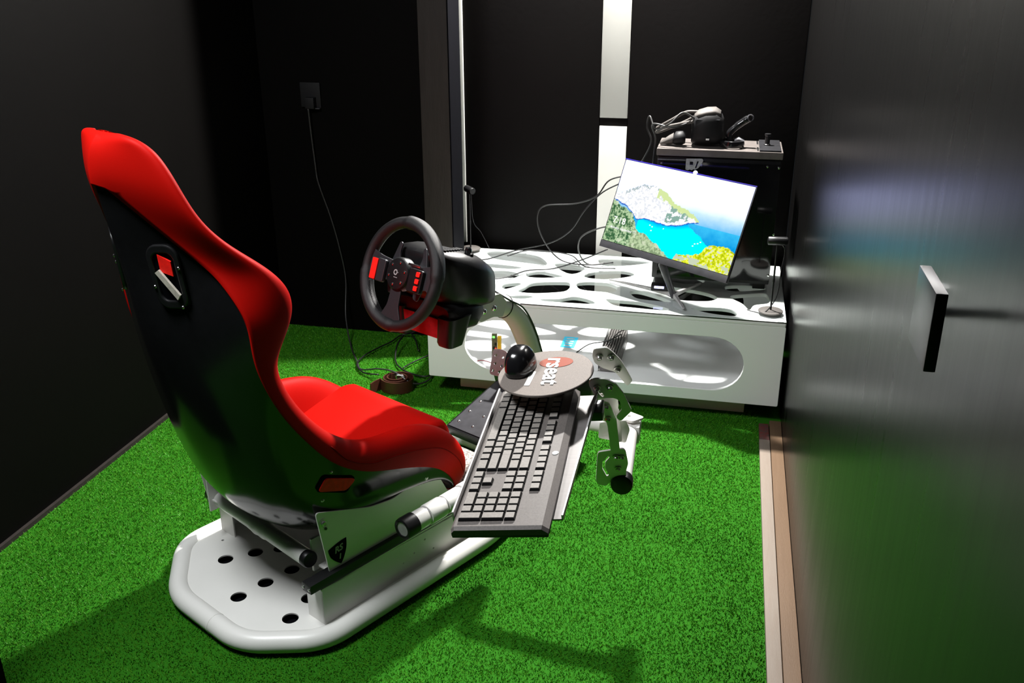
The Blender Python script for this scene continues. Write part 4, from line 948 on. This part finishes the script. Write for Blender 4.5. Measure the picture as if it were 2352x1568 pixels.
# hand controller: ring and grip
hc = thing('hand_controller', (.03, 3.56, hz0), 'black ringed hand controller lying right of the headset', 'controller')
bm = bmesh.new(); lathe(bm, [(.036, 0), (.043, .002), (.045, .012), (.043, .024), (.036, .026), (.033, .013), (.036, 0)], 36, Matrix.Translation((.012, 3.545, hz0))); fin('tracking_ring', bm, 'shell_black', hc, 60)
tube_obj('grip', catmull([(.005, 3.56, hz0+.02), (.0, 3.56, hz0+.045), (.022, 3.56, hz0+.070), (.050, 3.56, hz0+.092), (.063, 3.56, hz0+.100)], 5), [.010]*3+[.012]*8+[.013]*5+[.014]*5, 'shell_black', hc, 16)
bm = bmesh.new(); lathe(bm, [(.010, 0), (.013, .001), (.013, .006), (.010, .007), (.010, 0)], 20, frame_z((.068, 3.556, hz0+.103), (.4, -.8, .3))); fin('wrist_loop', bm, 'grey_plastic', hc, 60)
loft('controller_face', [sec(.02, 3.555, hz0+.022, .016, .008), sec(.035, 3.55, hz0+.028, .020, .010), sec(.055, 3.545, hz0+.020, .014, .008)], 'grey_plastic', hc, 60, 16, 2)
cable('headset_cable', [(-.125, 3.53, hz0+.10), (-.17, 3.52, hz0+.12), (-.21, 3.50, hz0+.085), (-.262, 3.52, hz0+.06), (-.289, 3.55, hz0+.10), (-.297, 3.55, hz0+.06), (-.279, 3.55, hz0+.01), (-.30, 3.57, hz0-.05), (-.335, 3.58, hz0-.11)], .0035, 'grey looped headset cable hanging off the left corner of the computer', 'cable_grey')
cable('headset_cable', [(-.14, 3.54, hz0+.085), (-.20, 3.50, hz0+.07), (-.275, 3.53, hz0+.075), (-.265, 3.55, hz0+.02), (-.268, 3.56, hz0-.06), (-.272, 3.57, hz0-.14)], .0035, 'grey headset cable dropping straight behind the monitor corner', 'cable_grey')

# tracking sensors on thin stands
def sensor(x, y, rz, label, dropc):
    t = thing('tracking_sensor', (x, y, ZT), label, 'sensor', 'black tracking sensors on thin stands')
    lathe_obj('base', [(0, 0), (.041, 0), (.0425, .002), (.0425, .005), (.040, .007), (.004, .008), (0, .008)], 'fabric_grey', t, Matrix.Translation((x, y, ZT)), 40)
    tube_obj('stem', [(x, y, ZT+.006), (x, y, ZT+.115), (x, y, ZT+.245)], .0033, 'black_plastic', t, 10)
    lathe_obj('stem_joint', [(0, 0), (.0045, 0), (.0045, .014), (0, .014)], 'black_plastic', t, Matrix.Translation((x, y, ZT+.11)), 12)
    d = Vector((math.cos(rz), math.sin(rz), 0))
    lathe_obj('sensor_head', [(0, -.033), (.012, -.033), (.0145, -.030), (.0145, .030), (.012, .033), (0, .033)], 'black_plastic', t, frame_z((x, y, ZT+.257), d), 24)
    return t
sensor(-1.040, 3.775, -.9, 'black tracking sensor on thin stand at the back left table corner', 0)
sensor(.190, 3.245, .1, 'black tracking sensor on thin stand at the front right table corner', 0)
cable('sensor_cable', [(.20, 3.25, ZT+.25), (.218, 3.26, ZT+.22), (.212, 3.25, ZT+.15), (.205, 3.24, ZT+.06), (.17, 3.22, ZT+.006), (.13, 3.225, ZT+.004), (.11, 3.24, ZT+.004)], .002, 'thin black cable of the front right sensor curling onto the glass')
cable('sensor_cable', [(-1.035, 3.78, ZT+.24), (-1.03, 3.79, ZT+.12), (-1.00, 3.80, ZT+.07), (-.965, 3.80, ZT+.004)], .0016, 'thin cable slanting from the back left sensor to the glass')

# cables over the table
zc = ZT+.0035
C1 = [(-.352, 3.60, .79), (-.4344, 3.60, .765), (-.4827, 3.60, .7017), (-.5671, 3.62, .663), (-.6882, 3.62, .6481), (-.7194, 3.62, .6026), (-.7047, 3.63, .5233), (-.66, 3.66, .44), (-.60, 3.66, zc), (-.50, 3.65, zc), (-.42, 3.70, zc)]
cable('table_cable', C1, .0028, 'black cable making the widest loop left of the monitor')
cable('table_cable', [(-.37, 3.61, .765), (-.46, 3.61, .715), (-.5268, 3.60, .643), (-.5855, 3.62, .552), (-.6728, 3.64, .49), (-.8162, 3.66, .445), (-.93, 3.64, zc), (-1.02, 3.60, zc)], .0026, 'black cable sagging from monitor corner to the left end of the glass')
cable('table_cable', [(-.40, 3.56, .60), (-.47, 3.57, .58), (-.535, 3.58, .54), (-.55, 3.62, .47), (-.52, 3.66, zc), (-.45, 3.68, zc)], .0030, 'grey cable curving down beside the monitor edge', 'cable_grey')
cable('table_cable', [(-.42, 3.50, .52), (-.47, 3.52, .49), (-.54, 3.55, .45), (-.64, 3.57, zc), (-.74, 3.52, zc), (-.80, 3.42, zc), (-.90, 3.36, zc)], .0026, 'black cable crossing the web top toward the steering wheel')
cable('table_cable', [(-.86, 3.70, zc), (-.80, 3.79, zc), (-.70, 3.80, zc), (-.60, 3.76, zc), (-.52, 3.62, zc), (-.40, 3.62, zc)], .0024, 'black cable lying in an arc along the back of the glass')

# ------------------------------------------------------------------ left side: socket, cables, belt
sk = thing('wall_socket', (-1.705, YB, .985), 'black double wall socket with a plug on the dark back wall', 'socket')
box('socket_plate', (-1.705, YB-.006, 1.035), (.088, .011, .10), 'black_matte', sk, .003)
box('plug', (-1.700, YB-.026, 1.005), (.04, .03, .045), 'black_matte', sk, .004)
box('plug_lip', (-1.69, YB-.016, .982), (.055, .02, .004), 'grey_plastic', sk, .001)
cable('mains_cable', [(-1.7086, 3.715, .985), (-1.7095, 3.725, .8892), (-1.7045, 3.732, .7428), (-1.6969, 3.732, .6684), (-1.6531, 3.735, .5181), (-1.6232, 3.735, .3832), (-1.6028, 3.73, .2446), (-1.585, 3.66, .10), (-1.52, 3.54, .012), (-1.4292, 3.3813, .012), (-1.3787, 3.30, .014), (-1.2826, 3.2418, .05), (-1.20, 3.20, .062), (-1.12, 3.18, .03), (-1.08, 3.26, .014), (-1.10, 3.40, .014)], .0032, 'grey mains cable hanging from the wall socket and crossing the belt', 'cable_grey')
cable('floor_cable', [(-1.12, 3.70, .10), (-1.18, 3.715, .09), (-1.2904, 3.70, .03), (-1.3442, 3.69, .015), (-1.3611, 3.61, .014), (-1.3906, 3.5356, .014), (-1.4196, 3.431, .014), (-1.4124, 3.3385, .014), (-1.3543, 3.27, .014), (-1.29, 3.262, .016)], .0032, 'black cable looping on the grass left of the belt')
cable('floor_cable', [(-1.36, 3.66, .05), (-1.31, 3.66, .06), (-1.25, 3.60, .045), (-1.21, 3.53, .016)], .003, 'short black cable arch on the grass behind the belt')
cable('floor_cable', [(-1.301, 3.6059, .05), (-1.30, 3.52, .04), (-1.275, 3.42, .014), (-1.225, 3.345, .014), (-1.16, 3.30, .014), (-1.0989, 3.2908, .014), (-1.07, 3.35, .014)], .0034, 'black cable running from behind the belt under the table corner')
cable('floor_cable', [(-1.218, 3.35, .014), (-1.19, 3.43, .014), (-1.12, 3.56, .016), (-1.08, 3.60, .02)], .003, 'black cable slanting back from the belt toward the post')
bl = thing('leather_belt', (-1.185, 3.18, 0), 'brown leather belt rolled up on the grass', 'belt')
bm = bmesh.new(); pts = []
for k in range(110):
    t = k/109; a = 3.6+t*2*PI*2.6; r = .068-.045*t+.004*math.sin(a*1.3); pts.append((-1.185+r*math.cos(a), 3.185+r*.95*math.sin(a)))
pts = [(-1.262, 3.10)]+[(-1.255, 3.13)]+pts
def strip(bm, pts, z0, z1, th):
    L = len(pts); rows_ = []
    for i, p in enumerate(pts):
        a = Vector(pts[max(0, i-1)]); b = Vector(pts[min(L-1, i+1)]); d = (b-a).normalized(); n = Vector((-d.y, d.x))*th/2
        rows_.append([bm.verts.new((p[0]+n.x, p[1]+n.y, z0)), bm.verts.new((p[0]-n.x, p[1]-n.y, z0)), bm.verts.new((p[0]-n.x, p[1]-n.y, z1)), bm.verts.new((p[0]+n.x, p[1]+n.y, z1))])
    for A_, B_ in zip(rows_, rows_[1:]):
        for k in range(4): bm.faces.new((A_[k], A_[(k+1) % 4], B_[(k+1) % 4], B_[k]))
    bm.faces.new(rows_[0]); bm.faces.new(rows_[-1][::-1])
strip(bm, pts, .004, .050, .0045); fin('strap', bm, 'belt', bl, 40)
tube_obj('buckle', bend([(-1.19, 3.20, .030), (-1.16, 3.205, .030), (-1.16, 3.19, .056), (-1.19, 3.185, .056)], .006, 4, True), .003, 'chrome', bl, 10, True)
tube_obj('belt_loop_pin', [(-1.175, 3.195, .045), (-1.155, 3.185, .053)], .0022, 'chrome', bl, 8)
